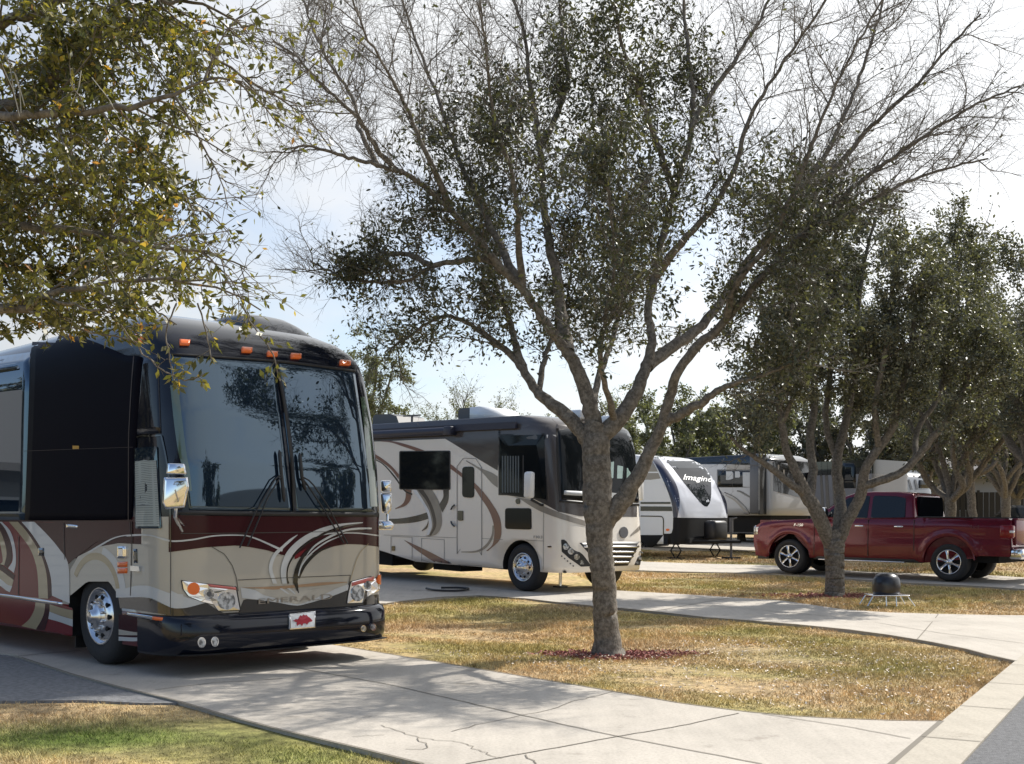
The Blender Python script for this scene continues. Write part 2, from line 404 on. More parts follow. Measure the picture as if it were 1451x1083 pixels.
def sheet(name, X, Y, zf, m, label=None):
    V = []; Fq = []
    for y in Y:
        for x in X: V.append((x, y, zf(x, y)))
    n = len(X)
    for j in range(len(Y)-1):
        for i in range(n-1): Fq.append((j*n+i, j*n+i+1, (j+1)*n+i+1, (j+1)*n+i))
    return mk(name, V, Fq, m, smooth=True)
Xs = list(np.r_[-900, -400, -150, -70, -40, np.arange(-24, 30, .3), 40, 70, 150, 400, 900])
Ys = list(np.r_[-500, -150, -60, -20, -5, np.arange(0, 40, .3), np.arange(40, 64, 2), 80, 150, 400, 1500])
gr = sheet('ground', Xs, Ys, lambda x, y: gz(y)-0.035+(0.012*math.sin(x*1.7+y)*math.sin(y*1.3) if 5 < y < 40 and abs(x) < 20 else 0), LAWN)
tag(gr, kind='structure')
at = gr.data.attributes.new('green', 'FLOAT', 'POINT')
at.data.foreach_set('value', [green_w(v.co.x, v.co.y) if 4 < v.co.y < 40 and abs(v.co.x) < 20 else 0.0 for v in gr.data.vertices])

def flat_poly(name, pts, z, m, thick=0.06, seams=(), mats2=None):
    """a slab that follows the ground; outline of world (x, y) points"""
    bm = bmesh.new(); vs_ = [bm.verts.new((p[0], p[1], 0)) for p in pts]
    f = bm.faces.new(vs_); bmesh.ops.triangulate(bm, faces=[f])
    for yy in (14, 16, 18, 20, 22, 24, 26, 28, 30, 33, 36, 40, 45, 50, 60):
        bmesh.ops.bisect_plane(bm, geom=bm.verts[:]+bm.edges[:]+bm.faces[:], plane_co=(0, yy, 0), plane_no=(0, 1, 0))
    bmesh.ops.recalc_face_normals(bm, faces=bm.faces[:])
    if sum(f.normal.z*f.calc_area() for f in bm.faces) < 0: bmesh.ops.reverse_faces(bm, faces=bm.faces[:])
    bd = [e for e in bm.edges if e.is_boundary]
    r = bmesh.ops.extrude_edge_only(bm, edges=bd); low = {v for v in r['geom'] if isinstance(v, bmesh.types.BMVert)}
    for v in bm.verts: v.co.z = gz(v.co.y)+z-(thick if v in low else 0)
    me = bpy.data.meshes.new(name); bm.to_mesh(me); bm.free(); me.materials.append(m)
    n0 = len(me.polygons)
    o = bpy.data.objects.new(name, me); col.objects.link(o)
    if seams:
        mb = MB(); mb.add([v.co[:] for v in me.vertices], [tuple(p.vertices) for p in me.polygons])
        for (pl, w) in seams:
            P = [Vector((p[0], p[1], 0)) for p in pl]
            for a, b in zip(P[:-1], P[1:]):
                d = (b-a); L = d.length
                if L < 1e-6: continue
                d /= L; nn = Vector((-d.y, d.x, 0))*w/2; k = max(1, int(L/1.0))
                ps = [a+(b-a)*t/k for t in range(k+1)]
                V = []
                for q in ps: V += [q-nn, q+nn]
                V = [(v.x, v.y, gz(v.y)+z+0.004) for v in V]
                mb.add(V, [(2*i, 2*i+2, 2*i+3, 2*i+1) for i in range(k)], 1)
        nm = mb.build(name, [m, JOINT]); bpy.data.objects.remove(o); o = nm; o.name = name
    tag(o, kind='structure'); return o

def concrete(name, base, k=1.0):
    m = bpy.data.materials.new(name); m.use_nodes = True; nt = m.node_tree; b = nt.nodes['Principled BSDF']
    b.inputs['Roughness'].default_value = 0.85; b.inputs['Specular IOR Level'].default_value = 0.2
    r1, t = noise_mix(m, [(0.3, tuple(c*.86 for c in base)), (0.55, base), (0.75, tuple(c*1.07 for c in base))], 0.8, 6, rough=.65)
    r2, _ = noise_mix(m, [(0.25, (.8, .79, .78)), (0.5, (1, 1, 1)), (0.75, (1.1, 1.1, 1.1))], 45, 5)
    # brushed / tyre streaks
    mp = nt.nodes.new('ShaderNodeMapping'); mp.inputs['Rotation'].default_value = (0, 0, math.radians(-30)); mp.inputs['Scale'].default_value = (6, 0.5, 1)
    n3 = nt.nodes.new('ShaderNodeTexNoise'); n3.inputs['Scale'].default_value = 2; n3.inputs['Detail'].default_value = 4
    nt.links.new(t.outputs['Object'], mp.inputs[0]); nt.links.new(mp.outputs[0], n3.inputs['Vector'])
    r3 = nt.nodes.new('ShaderNodeMapRange'); r3.inputs['From Min'].default_value = .3; r3.inputs['From Max'].default_value = .6
    r3.inputs['To Min'].default_value = .94; r3.inputs['To Max'].default_value = 1.02; nt.links.new(n3.outputs['Fac'], r3.inputs['Value'])
    x = nt.nodes.new('ShaderNodeMix'); x.data_type = 'RGBA'; x.blend_type = 'MULTIPLY'; x.inputs['Factor'].default_value = 1
    nt.links.new(r1.outputs[0], x.inputs['A']); nt.links.new(r2.outputs[0], x.inputs['B'])
    r4, _ = noise_mix(m, [(0.34, (.74, .73, .72)), (0.40, (.95, .95, .95)), (0.5, (1, 1, 1))], 1.7, 8, rough=.7)
    x2 = nt.nodes.new('ShaderNodeMix'); x2.data_type = 'RGBA'; x2.blend_type = 'MULTIPLY'; x2.inputs['Factor'].default_value = 1
    nt.links.new(x.outputs['Result'], x2.inputs['A']); nt.links.new(r4.outputs[0], x2.inputs['B']); x = x2
    y = nt.nodes.new('ShaderNodeVectorMath'); y.operation = 'SCALE'
    nt.links.new(x.outputs['Result'], y.inputs[0]); nt.links.new(r3.outputs[0], y.inputs['Scale'])
    nt.links.new(y.outputs[0], b.inputs['Base Color'])
    n = nt.nodes.new('ShaderNodeTexNoise'); n.inputs['Scale'].default_value = 120; n.inputs['Detail'].default_value = 4
    bp = nt.nodes.new('ShaderNodeBump'); bp.inputs['Strength'].default_value = .25; bp.inputs['Distance'].default_value = .01
    nt.links.new(t.outputs['Object'], n.inputs['Vector']); nt.links.new(n.outputs['Fac'], bp.inputs['Height']); nt.links.new(bp.outputs[0], b.inputs['Normal'])
    return m
CONC = concrete('concrete_pad', (0.475, 0.435, 0.38))
CURB = concrete('curb_concrete', (0.44, 0.40, 0.335))
JOINT = mat('joint_shadow', (0.19, 0.17, 0.14), 0.95)
ASPH = mat('asphalt', (0.15, 0.15, 0.155), 0.9, var=.35, vscale=30, bump=.5, bscale=90, low=.35, high=.65)
ASPH2 = mat('worn_asphalt', (0.22, 0.22, 0.225), 0.9, var=.3, vscale=25, bump=.4, bscale=90)

def gp(l): return [(G(x, y).x, G(x, y).y) for x, y in l]
def jit(pts, amp, n, seed):
    r = random.Random(seed); p = sample(pts, n)
    return [(a+r.uniform(-amp, amp)*(0 < i < n-1), b+r.uniform(-amp, amp)*(0 < i < n-1)) for i, (a, b) in enumerate(p)]

far1 = gp([(1335, 1022), (1260, 1021), (1180, 1018), (1120, 1014.5), (1060, 1009), (1000, 1001.5), (960, 996), (900, 985.5), (840, 975), (780, 965), (720, 955), (660, 945), (600, 935), (540, 925), (480, 915)])+[(-12, 23.6)]
near1 = [(-20, 23.6), (-5.36, 12.6)]+gp([(30, 932), (100, 955), (170, 974), (250, 993), (320, 1014), (400, 1035), (460, 1049), (520, 1063), (600, 1083)])+[(1.6, 4.7)]
edge_r = [(1.0, 4.75), (2.27, 6.93)]
def e2(p0, p1, t): return (p0[0]+(p1[0]-p0[0])*t, p0[1]+(p1[1]-p0[1])*t)
seams1 = [(jit(gp([(395, 942), (560, 972), (700, 1005), (780, 1023), (875, 1044), (960, 1060), (1080, 1083)]), .006, 40, 1), .014),
          (jit(gp([(660, 1083), (720, 1072), (800, 1058), (875, 1044), (960, 1030), (1047, 1011)]), .006, 30, 2), .014),
          (jit(gp([(640, 1037), (700, 1022), (780, 1006), (810, 995), (870, 980)]), .015, 24, 3), .009),
          (jit(gp([(0, 933), (45, 928), (115, 922)]), .01, 12, 4), .03),
          (jit(gp([(220, 978), (300, 968), (400, 962)]), .01, 16, 5), .014),
          (jit(gp([(540, 1028), (592, 1046), (650, 1052), (700, 1072), (712, 1075)]), .022, 30, 6), .007),
          (jit(gp([(500, 1044), (545, 1042)]), .015, 8, 7), .006), (jit(gp([(592, 1046), (610, 1062), (575, 1062)]), .02, 10, 8), .008),
          (jit(gp([(745, 1070), (760, 1083)]), .015, 6, 9), .010), (jit(gp([(1080, 1012), (1200, 1030), (1290, 1047)]), .004, 20, 10), .012),
          (near1[2:-1], .03), (far1[:-1], .02), ([e2((1.9, 6.3), (3.11, 8.43), t) for t in (0, 1)], .04)]
d1 = flat_poly('driveway', far1+near1+edge_r, 0.0, CONC, seams=seams1)
wedge = gp([(250, 994), (170, 975), (100, 956), (30, 933)])+[(-5.5, 12.7), (-16, 18.5), (-16, 9.75)]+gp([(0, 991), (120, 990), (200, 994)])
flat_poly('asphalt_pad', wedge, -0.012, ASPH2)
# gutter strip beside the road and the road itself (run 30 degrees to the right)
ux, uy = .5, .866
g0, g1 = (1.0-.9*ux, 4.75-.9*uy*1.02), None
a0 = Vector((3.11-8*ux, 8.43-8*uy)); a1 = Vector((3.11+22*ux, 8.43+22*uy)); nr = Vector((uy, -ux))
w = .37
js = []
for t in np.arange(-7.8, 22, 1.52):
    p = a0+Vector((ux, uy))*(t+8-.53); js.append(([tuple(p+nr*.0), tuple(p+nr*w)], .014))
flat_poly('gutter_strip', [tuple(a0+nr*.004), tuple(a0+nr*w), tuple(a1+nr*w), tuple(a1+nr*.004)], 0.003, CURB, seams=js)
flat_poly('road', [tuple(a0+nr*(w+.004)), tuple(a0+nr*7), tuple(a1+nr*7), tuple(a1+nr*(w+.004))], -.008, ASPH)
# second driveway, under the beige motorhome
near2 = gp([(1440, 937), (1400, 928), (1370, 920), (1320, 910), (1260, 900), (1200, 892), (1130, 885), (1070, 880), (1000, 875), (940, 868), (880, 862), (841, 859), (789, 853.5), (742, 848), (679, 844), (627, 846), (569, 852), (549, 855)])+[(-3.2, 19.9), (-14, 31)]
far2 = [(-8.5, 35.5)]+gp([(570, 813), (719, 825), (878, 837), (950, 841), (1031, 846), (1112, 851.6), (1198, 864), (1260, 868), (1328, 870), (1400, 871.5), (1451, 872)])+[(8.15, 17.2)]
s2 = [(gp([(1040, 847), (1000, 853), (930, 866)]), .02), (gp([(1451, 912), (1330, 897), (1200, 876), (1050, 862), (900, 850), (700, 834)]), .014), (gp([(1330, 870), (1300, 906)]), .015), (near2[:-2], .03)]
flat_poly('driveway', near2+far2, 0.0, CONC, seams=s2)
near3 = [(12.2, 23.4)]+gp([(1451, 835), (1369, 830), (1288, 826.5), (1206, 821), (1145, 816), (1096, 812.5), (1000, 811), (921, 809), (860, 806)])+[(-2, 36)]
far3 = [(1.5, 44)]+gp([(913, 796), (1000, 799), (1088, 801), (1239, 811), (1312, 813), (1416, 816), (1451, 818.5)])+[(13.2, 25.6)]
flat_poly('driveway', near3+far3, 0.0, CONC, seams=[(near3[:-1], .04), (gp([(1240, 817), (1310, 822)]), .02)])
flat_poly('driveway', [(5, 39.6), (17, 37.4), (22, 37), (22, 43), (16, 44), (0, 58), (-6, 58)], 0.0, CONC)

# mulch rings
MULCH = mat('red_mulch', (0.36, 0.13, 0.115), 0.9, col2=(0.20, 0.085, 0.07), vscale=60)
def chips(name, c, rx, ry, n, seed, size, m):
    r = np.random.default_rng(seed); a = r.uniform(0, 2*math.pi, n); q = (r.uniform(0, 1, n)**.7)*(1+.2*np.sin(3*a))*r.uniform(.75, 1.15, n)
    x = c[0]+np.cos(a)*q*rx; y = c[1]+np.sin(a)*q*ry; z = np.array([gz(t) for t in y])-.03+r.uniform(0, .04, n)
    d = r.normal(size=(n, 3)); d[:, 2] *= .5; d /= np.linalg.norm(d, axis=1, keepdims=True)
    e = np.cross(d, r.normal(size=(n, 3))); e /= np.linalg.norm(e, axis=1, keepdims=True)
    s = r.uniform(.5, 1.4, n)[:, None]*size; p = np.stack([x, y, z], 1)
    V = np.stack([p-d*s-e*s*.3, p+d*s-e*s*.3, p+d*s+e*s*.3, p-d*s+e*s*.3], 1).reshape(-1, 3)
    o = np_mesh(name, V, np.arange(4*n).reshape(n, 4), m); return o
b1, b2 = G(862, 926), G(1183, 843)
for (nm, c, rx, ry, n, sd_) in (('mulch', (b1.x+.15, b1.y-.02), .85, .36, 2400, 1), ('mulch', (b2.x-.1, b2.y), 1.3, .6, 1500, 2)):
    o = chips(nm, c, rx, ry, n, sd_, .022, MULCH); tag(o, kind='stuff')
    tag(o, 'red bark mulch scattered round the base of the '+('nearest oak trunk' if sd_ == 1 else 'oak by the pickup truck'), 'mulch')

# grass blades
def inside_poly(x, y, poly):
    poly = np.array(poly); c = np.zeros(len(x), bool); j = len(poly)-1
    for i in range(len(poly)):
        xi, yi = poly[i]; xj, yj = poly[j]
        m = ((yi > y) != (yj > y)) & (x < (xj-xi)*(y-yi)/(yj-yi+1e-12)+xi); c ^= m; j = i
    return c
isl1 = gp([(1335, 1022), (1260, 1021), (1180, 1018), (1120, 1014.5), (1060, 1009), (1000, 1001.5), (960, 996), (840, 975), (720, 955), (600, 935), (480, 915)])+[(-3.6, 15.2), (-4, 18.5)]+gp([(549, 855), (569, 852), (627, 846), (679, 844), (742, 848), (789, 853.5), (841, 859), (880, 862), (1000, 875), (1130, 885), (1260, 900), (1370, 920), (1440, 937)])
isl2 = gp([(250, 996), (320, 1016), (400, 1038), (520, 1065), (600, 1085)])+[(1.3, 4.6), (-6, 4.6), (-6, 9.4)]+gp([(0, 992), (120, 991), (200, 995)])
isl3 = gp([(878, 836), (950, 840), (1031, 845), (1112, 850.6), (1198, 863), (1260, 867), (1328, 869), (1451, 871)])+[(11.5, 22.8)]+gp([(1451, 836), (1369, 831), (1288, 828), (1206, 822), (1145, 817.5), (1096, 813.5), (1000, 812), (921, 810), (800, 808)])
isl4 = gp([(880, 794), (1088, 799), (1239, 809), (1312, 811), (1451, 816)])+[(15, 30), (15, 37)]+[(3, 39)]
def blades(name, poly, n, seed, h, wd, label):
    r = np.random.default_rng(seed); P = np.array(poly); x0, y0 = P.min(0); x1, y1 = P.max(0)
    X = np.empty(0); Y = np.empty(0)
    while len(X) < n:
        x = r.uniform(x0, x1, n); y = r.uniform(y0, y1, n)
        keep = inside_poly(x, y, poly) & (r.uniform(0, 1, n) < np.clip((y1-y)/(y1-y0)*.8+.35, 0, 1)) & (np.abs(x)/np.maximum(y, 1) < .52)
        X = np.r_[X, x[keep]]; Y = np.r_[Y, y[keep]]
    X = X[:n]+r.normal(size=n)*.025; Y = Y[:n]+r.normal(size=n)*.035; Zz = np.array([gz(t) for t in Y])-.036
    sc = 1+np.clip((Y-8)/14, 0, 1.6)
    a = r.uniform(0, 2*math.pi, n); b = r.uniform(0, 2*math.pi, n); hh = h*(.75+.5*np.sin(X*2.1+np.sin(Y*1.7)*2)*np.sin(Y*2.7+X))*r.uniform(.5, 1.4, n)*np.sqrt(sc); ww = wd*r.uniform(.6, 1.4, n)*sc; ln = hh*r.uniform(.2, 1.3, n)
    A = np.stack([X-np.cos(a)*ww/2, Y-np.sin(a)*ww/2, Zz], 1); B = np.stack([X+np.cos(a)*ww/2, Y+np.sin(a)*ww/2, Zz], 1)
    T = np.stack([X+np.cos(b)*ln, Y+np.sin(b)*ln, Zz+hh], 1)
    V = np.stack([A, B, T], 1).reshape(-1, 3)
    o = np_mesh(name, V, np.arange(3*n).reshape(n, 3), BLADE)
    g = np.repeat([green_w(x, y) for x, y in zip(X, Y)], 3)
    at = o.data.attributes.new('green', 'FLOAT', 'POINT'); at.data.foreach_set('value', g.astype(np.float32))
    tag(o, label, 'grass', kind='stuff'); return o
blades('grass', isl1, 150000, 11, .032, .007, 'straw coloured dormant lawn round the nearest oak')
blades('grass', isl2, 60000, 12, .035, .006, 'greener lawn patch in the near left corner')
blades('grass', isl3, 50000, 13, .035, .008, 'dormant grass strip round the oak by the pickup')
blades('grass', isl4, 20000, 14, .04, .010, 'dry grass beyond the pickup truck')
# pale fallen leaves on the lawn
LITTER = mat('dry_leaf', (0.78, 0.70, 0.60), 0.6, col2=(0.42, 0.30, 0.2), vscale=15)
def litter(poly, n, seed, size, label):
    r = np.random.default_rng(seed); P = np.array(poly); x0, y0 = P.min(0); x1, y1 = P.max(0)
    x = r.uniform(x0, x1, n*4); y = r.uniform(y0, y1, n*4); k = inside_poly(x, y, poly); x = x[k][:n]; y = y[k][:n]; n = len(x)
    z = np.array([gz(t) for t in y])+.006+r.uniform(0, .014, n)
    d = r.normal(size=(n, 3)); d[:, 2] *= .35; d /= np.linalg.norm(d, axis=1, keepdims=True)
    e = np.cross(d, r.normal(size=(n, 3))*[.4, .4, 1]); e /= np.linalg.norm(e, axis=1, keepdims=True)
    s = r.uniform(.6, 1.3, n)[:, None]*size; p = np.stack([x, y, z], 1)
    V = np.stack([p-d*s, p-e*s*.4, p+d*s, p+e*s*.4], 1).reshape(-1, 3)
    o = np_mesh('fallen_leaves', V, np.arange(4*n).reshape(n, 4), LITTER); tag(o, label, 'leaves', kind='stuff')
lit1 = gp([(560, 920), (860, 960), (1000, 990), (1120, 1010), (1330, 1018), (1420, 940), (1200, 915), (1000, 900), (880, 930), (700, 925)])
litter(lit1, 2400, 21, .016, 'pale fallen oak leaves scattered over the nearest lawn')
litter(isl3, 250, 22, .022, 'pale fallen leaves on the strip by the pickup')
# ------------------------------------------------------------------ motorhomes: shared body loft
class Bus(Veh):
    def __init__(s, *a, hw=None, xf=None, n=4.5, L=12, zb=.28, zt=3.5, dx=.55, **k):
        s.HW, s.XF, s.n, s.L, s.zb, s.zt, s.dx = hw, xf, n, L, zb, zt, dx; super().__init__(*a, **k)
    def hw(s, z): return np.interp(z, [p[0] for p in s.HW], [p[1] for p in s.HW])
    def xfr(s, z): return np.interp(z, [p[0] for p in s.XF], [p[1] for p in s.XF])
    def f(s, p):
        z = np.clip(p[:, 2], s.zb, s.zt); h = s.hw(z); x1 = s.xfr(z); xs = x1-s.dx
        q = np.clip(np.abs(p[:, 1])/h, 0, 1); xx = xs+s.dx*(1-q**s.n)**(1/s.n)
        return np.maximum.reduce([(np.abs(p[:, 1])-h)*1.0, p[:, 0]-xx, p[:, 2]-s.zt, s.zb-p[:, 2], -p[:, 0]-s.L])
    def contour(s, z, nc=56):
        h = float(s.hw(z)); x1 = float(s.xfr(z)); xs = x1-s.dx; o = []
        for x in np.linspace(-s.L, xs, 14)[:-1]: o.append((x, -h, z))
        for k in range(nc+1):
            t = -math.pi/2+math.pi*k/nc; sn, cs = math.sin(t), math.cos(t)
            o.append((xs+s.dx*abs(cs)**(2/s.n), h*math.copysign(abs(sn)**(2/s.n), sn), z))
        for x in np.linspace(xs, -s.L, 14)[1:]: o.append((x, h, z))
        return o
    def loft(s, zs, matf):
        V = []; rows = [s.contour(z) for z in zs]; n = len(rows[0]); Fq = []; I = []
        for r_ in rows: V += r_
        for i in range(len(rows)-1):
            for k in range(n):
                Fq.append((i*n+k, i*n+(k+1) % n, (i+1)*n+(k+1) % n, (i+1)*n+k)); I.append(matf((zs[i]+zs[i+1])/2, V[i*n+k]))
        Fq.append(tuple(range(n))[::-1]); I.append(matf(zs[0], V[0])); m = (len(rows)-1)*n
        Fq.append(tuple(range(m, m+n))); I.append(matf(zs[-1], V[m]))
        return V, Fq, I
    def cutter(s, x, r, y0, y1, z):
        mb = MB(); mb.lathe([(y0, 0), (y0, r), (y1, r), (y1, 0)], 'y', (x, 0, z), 40, 0, False)
        o = mb.build('cut', [DARKV], s.root); bm = bmesh.new(); bm.from_mesh(o.data)
        bmesh.ops.remove_doubles(bm, verts=bm.verts[:], dist=1e-5); bmesh.ops.recalc_face_normals(bm, faces=bm.faces[:]); bm.to_mesh(o.data); bm.free(); return o

# ================================================================== the black / maroon coach
CREAM = mat('cream_paint', (0.42, 0.39, 0.335), 0.22, coat=0.7)
BEIGE = mat('beige_paint', (0.33, 0.265, 0.155), 0.22, coat=0.7)
SILV = mat('silver_paint', (0.50, 0.51, 0.51), 0.25, coat=0.7)
MAROON = mat('maroon_paint', (0.15, 0.012, 0.018), 0.2, spec=.3, coat=.12)
DMAR = mat('dark_maroon_paint', (0.042, 0.010, 0.013), 0.16, spec=.22, coat=.0)
NAVYB = mat('blue_black_paint', (0.005, 0.007, 0.015), 0.08, spec=.4, coat=.12)
BRONZ = mat('bronze_paint', (0.35, 0.22, 0.13), 0.25, coat=.6)
BLK = mat('gloss_black_paint', (0.006, 0.006, 0.007), 0.15, coat=1.0)
SCREEN = mat('black_window_screen', (0.004, 0.004, 0.008), 0.5, spec=.025)
GLASSG = mat('green_edge_reflection', (0.05, 0.085, 0.06), 0.04, 0, 0.9, coat=1.0)

h45 = math.sqrt(.5)
co = Bus('tour_coach', Vector((-3.15+1.275*h45, 10.71+1.275*h45, 0)), (h45, -h45), 0, d0=7, d1=26,
         hw=[(.2, 1.28), (.5, 1.30), (1.6, 1.30), (3.0, 1.265), (3.2, 1.235), (3.34, 1.17), (3.46, 1.06), (3.56, .9), (3.62, .7)],
         xf=[(.2, .05), (.5, .09), (1.5, .09), (2.0, .065), (2.5, -.01), (3.0, -.14), (3.12, -.19), (3.25, -.30), (3.36, -.46), (3.46, -.70), (3.56, -1.1), (3.62, -1.7)],
         n=4.6, L=12.2, zb=.25, zt=3.62, dx=.58)
tag(co.root, 'black and maroon touring coach with cream swooshes and tall dark windscreen, nearest at left', 'motorhome')
def cmat(z, v):
    if z > 1.49: return 1
    if z < .58: return 1 if v[0] > -.75 else 3
    return 2 if v[0] < -.75-.0 and z > 1.05 else 0
zs = sorted(list(np.round(np.linspace(.25, 3.0, 28), 3))+[.58, 1.49, 3.06, 3.12, 3.18, 3.24, 3.3, 3.36, 3.41, 3.46, 3.51, 3.56, 3.59, 3.62])
V, Fq, I = co.loft(zs, cmat)
body = mk('body', V, Fq, [CREAM, NAVYB, DMAR, MAROON, DARKV], co.root, I, True)
WX = -1.47
boolean_cut(body, [co.cutter(WX, .60, -1.5, -.85, .47), co.cutter(WX, .60, .85, 1.5, .47), co.cutter(-8.9, .62, -1.5, -.8, .5), co.cutter(-10.2, .6, -1.5, -.8, .5)])
for x_ in (WX, -8.9, -10.2):
    for sg in (-1, 1): wheel(co, x_, sg*1.24, .49, .292, .29, 'truck10', sg)
ZA = lambda l: Z(0, 720, 4.5115, l)
ZB_ = lambda l: Z(0, 430, 4.5115, l)
ZC = lambda l: Z(180, 700, 3.6275, l)
ZD = lambda l: Z(180, 430, 3.61, l)
ZE = lambda l: Z(380, 700, 6.368, l)
gfx = MB()
# ---- side graphics (0 maroon,1 beige,2 silver,3 dark,4 cream,5 bronze,6 black)
b = co.band
b(gfx, ZA([(-60, 88), (200, 88), (430, 92)]), ZA([(-60, 540), (240, 575), (400, 610)]), .0035, 0, 30, 12, sp=False)   # maroon field
b(gfx, ZA([(225, 90), (330, 92), (800, 82), (845, 84)]), ZA([(440, 360), (470, 330), (620, 215), (845, 170)]), .0045, 3, 30, 8, sp=False)
b(gfx, ZA([(60, 88), (130, 170), (200, 270), (240, 400), (250, 575)]), ZA([(118, 88), (180, 160), (260, 290), (300, 420), (310, 580)]), .005, 1, 30, 5)
b(gfx, ZA([(118, 88), (180, 160), (260, 290), (300, 420), (310, 580)]), ZA([(140, 88), (205, 165), (275, 280), (325, 430), (335, 560)]), .0055, 3, 30, 3)
b(gfx, ZA([(140, 88), (205, 165), (275, 280), (325, 430), (335, 560)]), ZA([(222, 88), (300, 165), (380, 260), (440, 365), (448, 610)]), .005, 2, 30, 6)
b(gfx, ZA([(0, 88), (40, 140), (75, 230), (85, 330), (55, 385)]), ZA([(15, 88), (70, 150), (100, 250), (105, 350), (92, 415)]), .006, 2, 24, 3)
b(gfx, ZA([(-60, 90), (0, 140), (35, 230), (45, 300), (30, 365)]), ZA([(0, 88), (40, 140), (72, 230), (78, 330), (48, 385)]), .0055, 3, 24, 3)
b(gfx, ZA([(-60, 120), (-10, 190), (10, 260), (20, 340), (0, 360)]), ZA([(-55, 88), (0, 140), (35, 230), (45, 300), (30, 365)]), .005, 1, 24, 3)
b(gfx, ZA([(-70, 330), (0, 355), (60, 400), (98, 430)]), ZA([(-70, 370), (0, 395), (50, 430), (90, 460)]), .0062, 3, 16, 3)
b(gfx, ZA([(-70, 370), (0, 392), (50, 430), (92, 455)]), ZA([(-70, 430), (0, 450), (50, 490), (80, 500)]), .0058, 1, 16, 3)
b(gfx, ZA([(-70, 430), (0, 450), (50, 490), (82, 500)]), ZA([(-70, 470), (0, 495), (40, 525), (66, 538)]), .0062, 2, 16, 3)
# lower skirt
b(gfx, ZA([(-60, 556), (220, 600), (300, 610), (400, 620), (465, 640)]), ZA([(-60, 720), (150, 755), (300, 785), (465, 812)]), .0035, 0, 24, 6, sp=False)
b(gfx, ZA([(230, 602), (222, 650), (190, 710), (140, 755)]), ZA([(293, 610), (285, 670), (265, 720), (232, 776)]), .005, 1, 16, 3)
b(gfx, ZA([(293, 610), (285, 670), (265, 720), (232, 776)]), ZA([(320, 612), (318, 670), (305, 730), (288, 782)]), .0055, 3, 16, 3)
b(gfx, ZA([(320, 615), (400, 640), (468, 655)]), ZA([(318, 662), (400, 690), (468, 712)]), .005, 1, 16, 3)
b(gfx, ZA([(318, 662), (400, 692), (468, 712)]), ZA([(312, 708), (390, 730), (468, 758)]), .0055, 2, 16, 3)
# panel round the front wheel and the entrance door
def arch(rx, ry, a0=178, a1=8, cx=612, cy=560): return [(cx+rx*math.cos(math.radians(a)), cy-ry*math.sin(math.radians(a))) for a in np.linspace(a0, a1, 20)]
b(gfx, ZA([(452, 395), (500, 310), (620, 250), (760, 225), (900, 232), (1090, 282)]), ZA([(452, 560), (560, 470), (700, 470), (760, 560), (900, 520), (1090, 540)]), .0038, 4, 30, 10, sp=False)
b(gfx, ZA(arch(158, 275, 150, 10)), ZA(arch(135, 230, 150, 10)), .006, 1, 30, 3)
b(gfx, ZA(arch(196, 320, 75, 8)), ZA(arch(158, 275, 75, 8)), .0055, 2, 24, 3)
b(gfx, ZA([(745, 515), (800, 515), (870, 498), (950, 498), (1020, 520), (1090, 545), (1172, 552)]), ZA([(745, 572), (800, 572), (900, 570), (980, 580), (1050, 615), (1110, 640), (1172, 640)]), .006, 2, 30, 4)
b(gfx, ZA([(760, 574), (860, 566), (950, 574), (1050, 618), (1110, 642), (1172, 644)]), ZA([(770, 640), (860, 650), (950, 665), (1050, 680), (1110, 690), (1172, 690)]), .005, 6, 30, 4)
b(gfx, ZA([(762, 680), (900, 690), (1080, 716)]), ZA([(762, 842), (900, 846), (1080, 780)]), .0045, 3, 20, 5, sp=False)
b(gfx, ZA([(762, 775), (900, 795), (1080, 778)]), ZA([(762, 812), (900, 812), (1060, 795)]), .0062, 4, 20, 3)
b(gfx, ZA([(762, 822), (900, 826), (1050, 798)]), ZA([(762, 848), (900, 848), (1060, 795)]), .0062, 2, 20, 3)
# ---- front graphics
b(gfx, ZC([(215, 108), (400, 112), (700, 116), (1000, 112), (1318, 118)]), ZC([(215, 300), (400, 275), (560, 265), (640, 275), (720, 290), (800, 315), (900, 325), (980, 300), (1060, 270), (1130, 258), (1200, 260), (1318, 275)]), .004, 3, 60, 8, sp=False)
b(gfx, ZC([(225, 585), (300, 585), (400, 555), (470, 600), (560, 640), (600, 540), (700, 548), (870, 572), (1000, 540), (1130, 495), (1180, 560), (1250, 520), (1318, 515)]), ZC([(225, 632), (300, 640), (400, 638), (470, 628), (560, 620), (600, 612), (700, 608), (870, 600), (1000, 590), (1130, 578), (1180, 575), (1250, 570), (1318, 566)]), .0045, 6, 60, 4, sp=False)
b(gfx, ZC([(225, 497), (300, 530), (400, 558)]), ZC([(225, 585), (300, 586), (400, 560)]), .0055, 2, 20, 4)
b(gfx, ZC([(582, 480), (680, 500), (780, 530), (865, 560), (930, 545), (1040, 500), (1140, 462)]), ZC([(590, 535), (680, 545), (780, 560), (868, 574), (930, 562), (1040, 530), (1134, 494)]), .005, 2, 40, 4)
b(gfx, ZC([(640, 482), (760, 478), (868, 500), (1000, 485), (1060, 490)]), ZC([(700, 520), (760, 535), (868, 566), (940, 548), (1060, 494)]), .0058, 4, 30, 4)
b(gfx, ZC([(575, 482), (700, 478), (860, 468), (1000, 455), (1130, 452)]), ZC([(700, 488), (760, 492), (860, 482), (1000, 470), (1130, 455)]), .0066, 5, 30, 3)
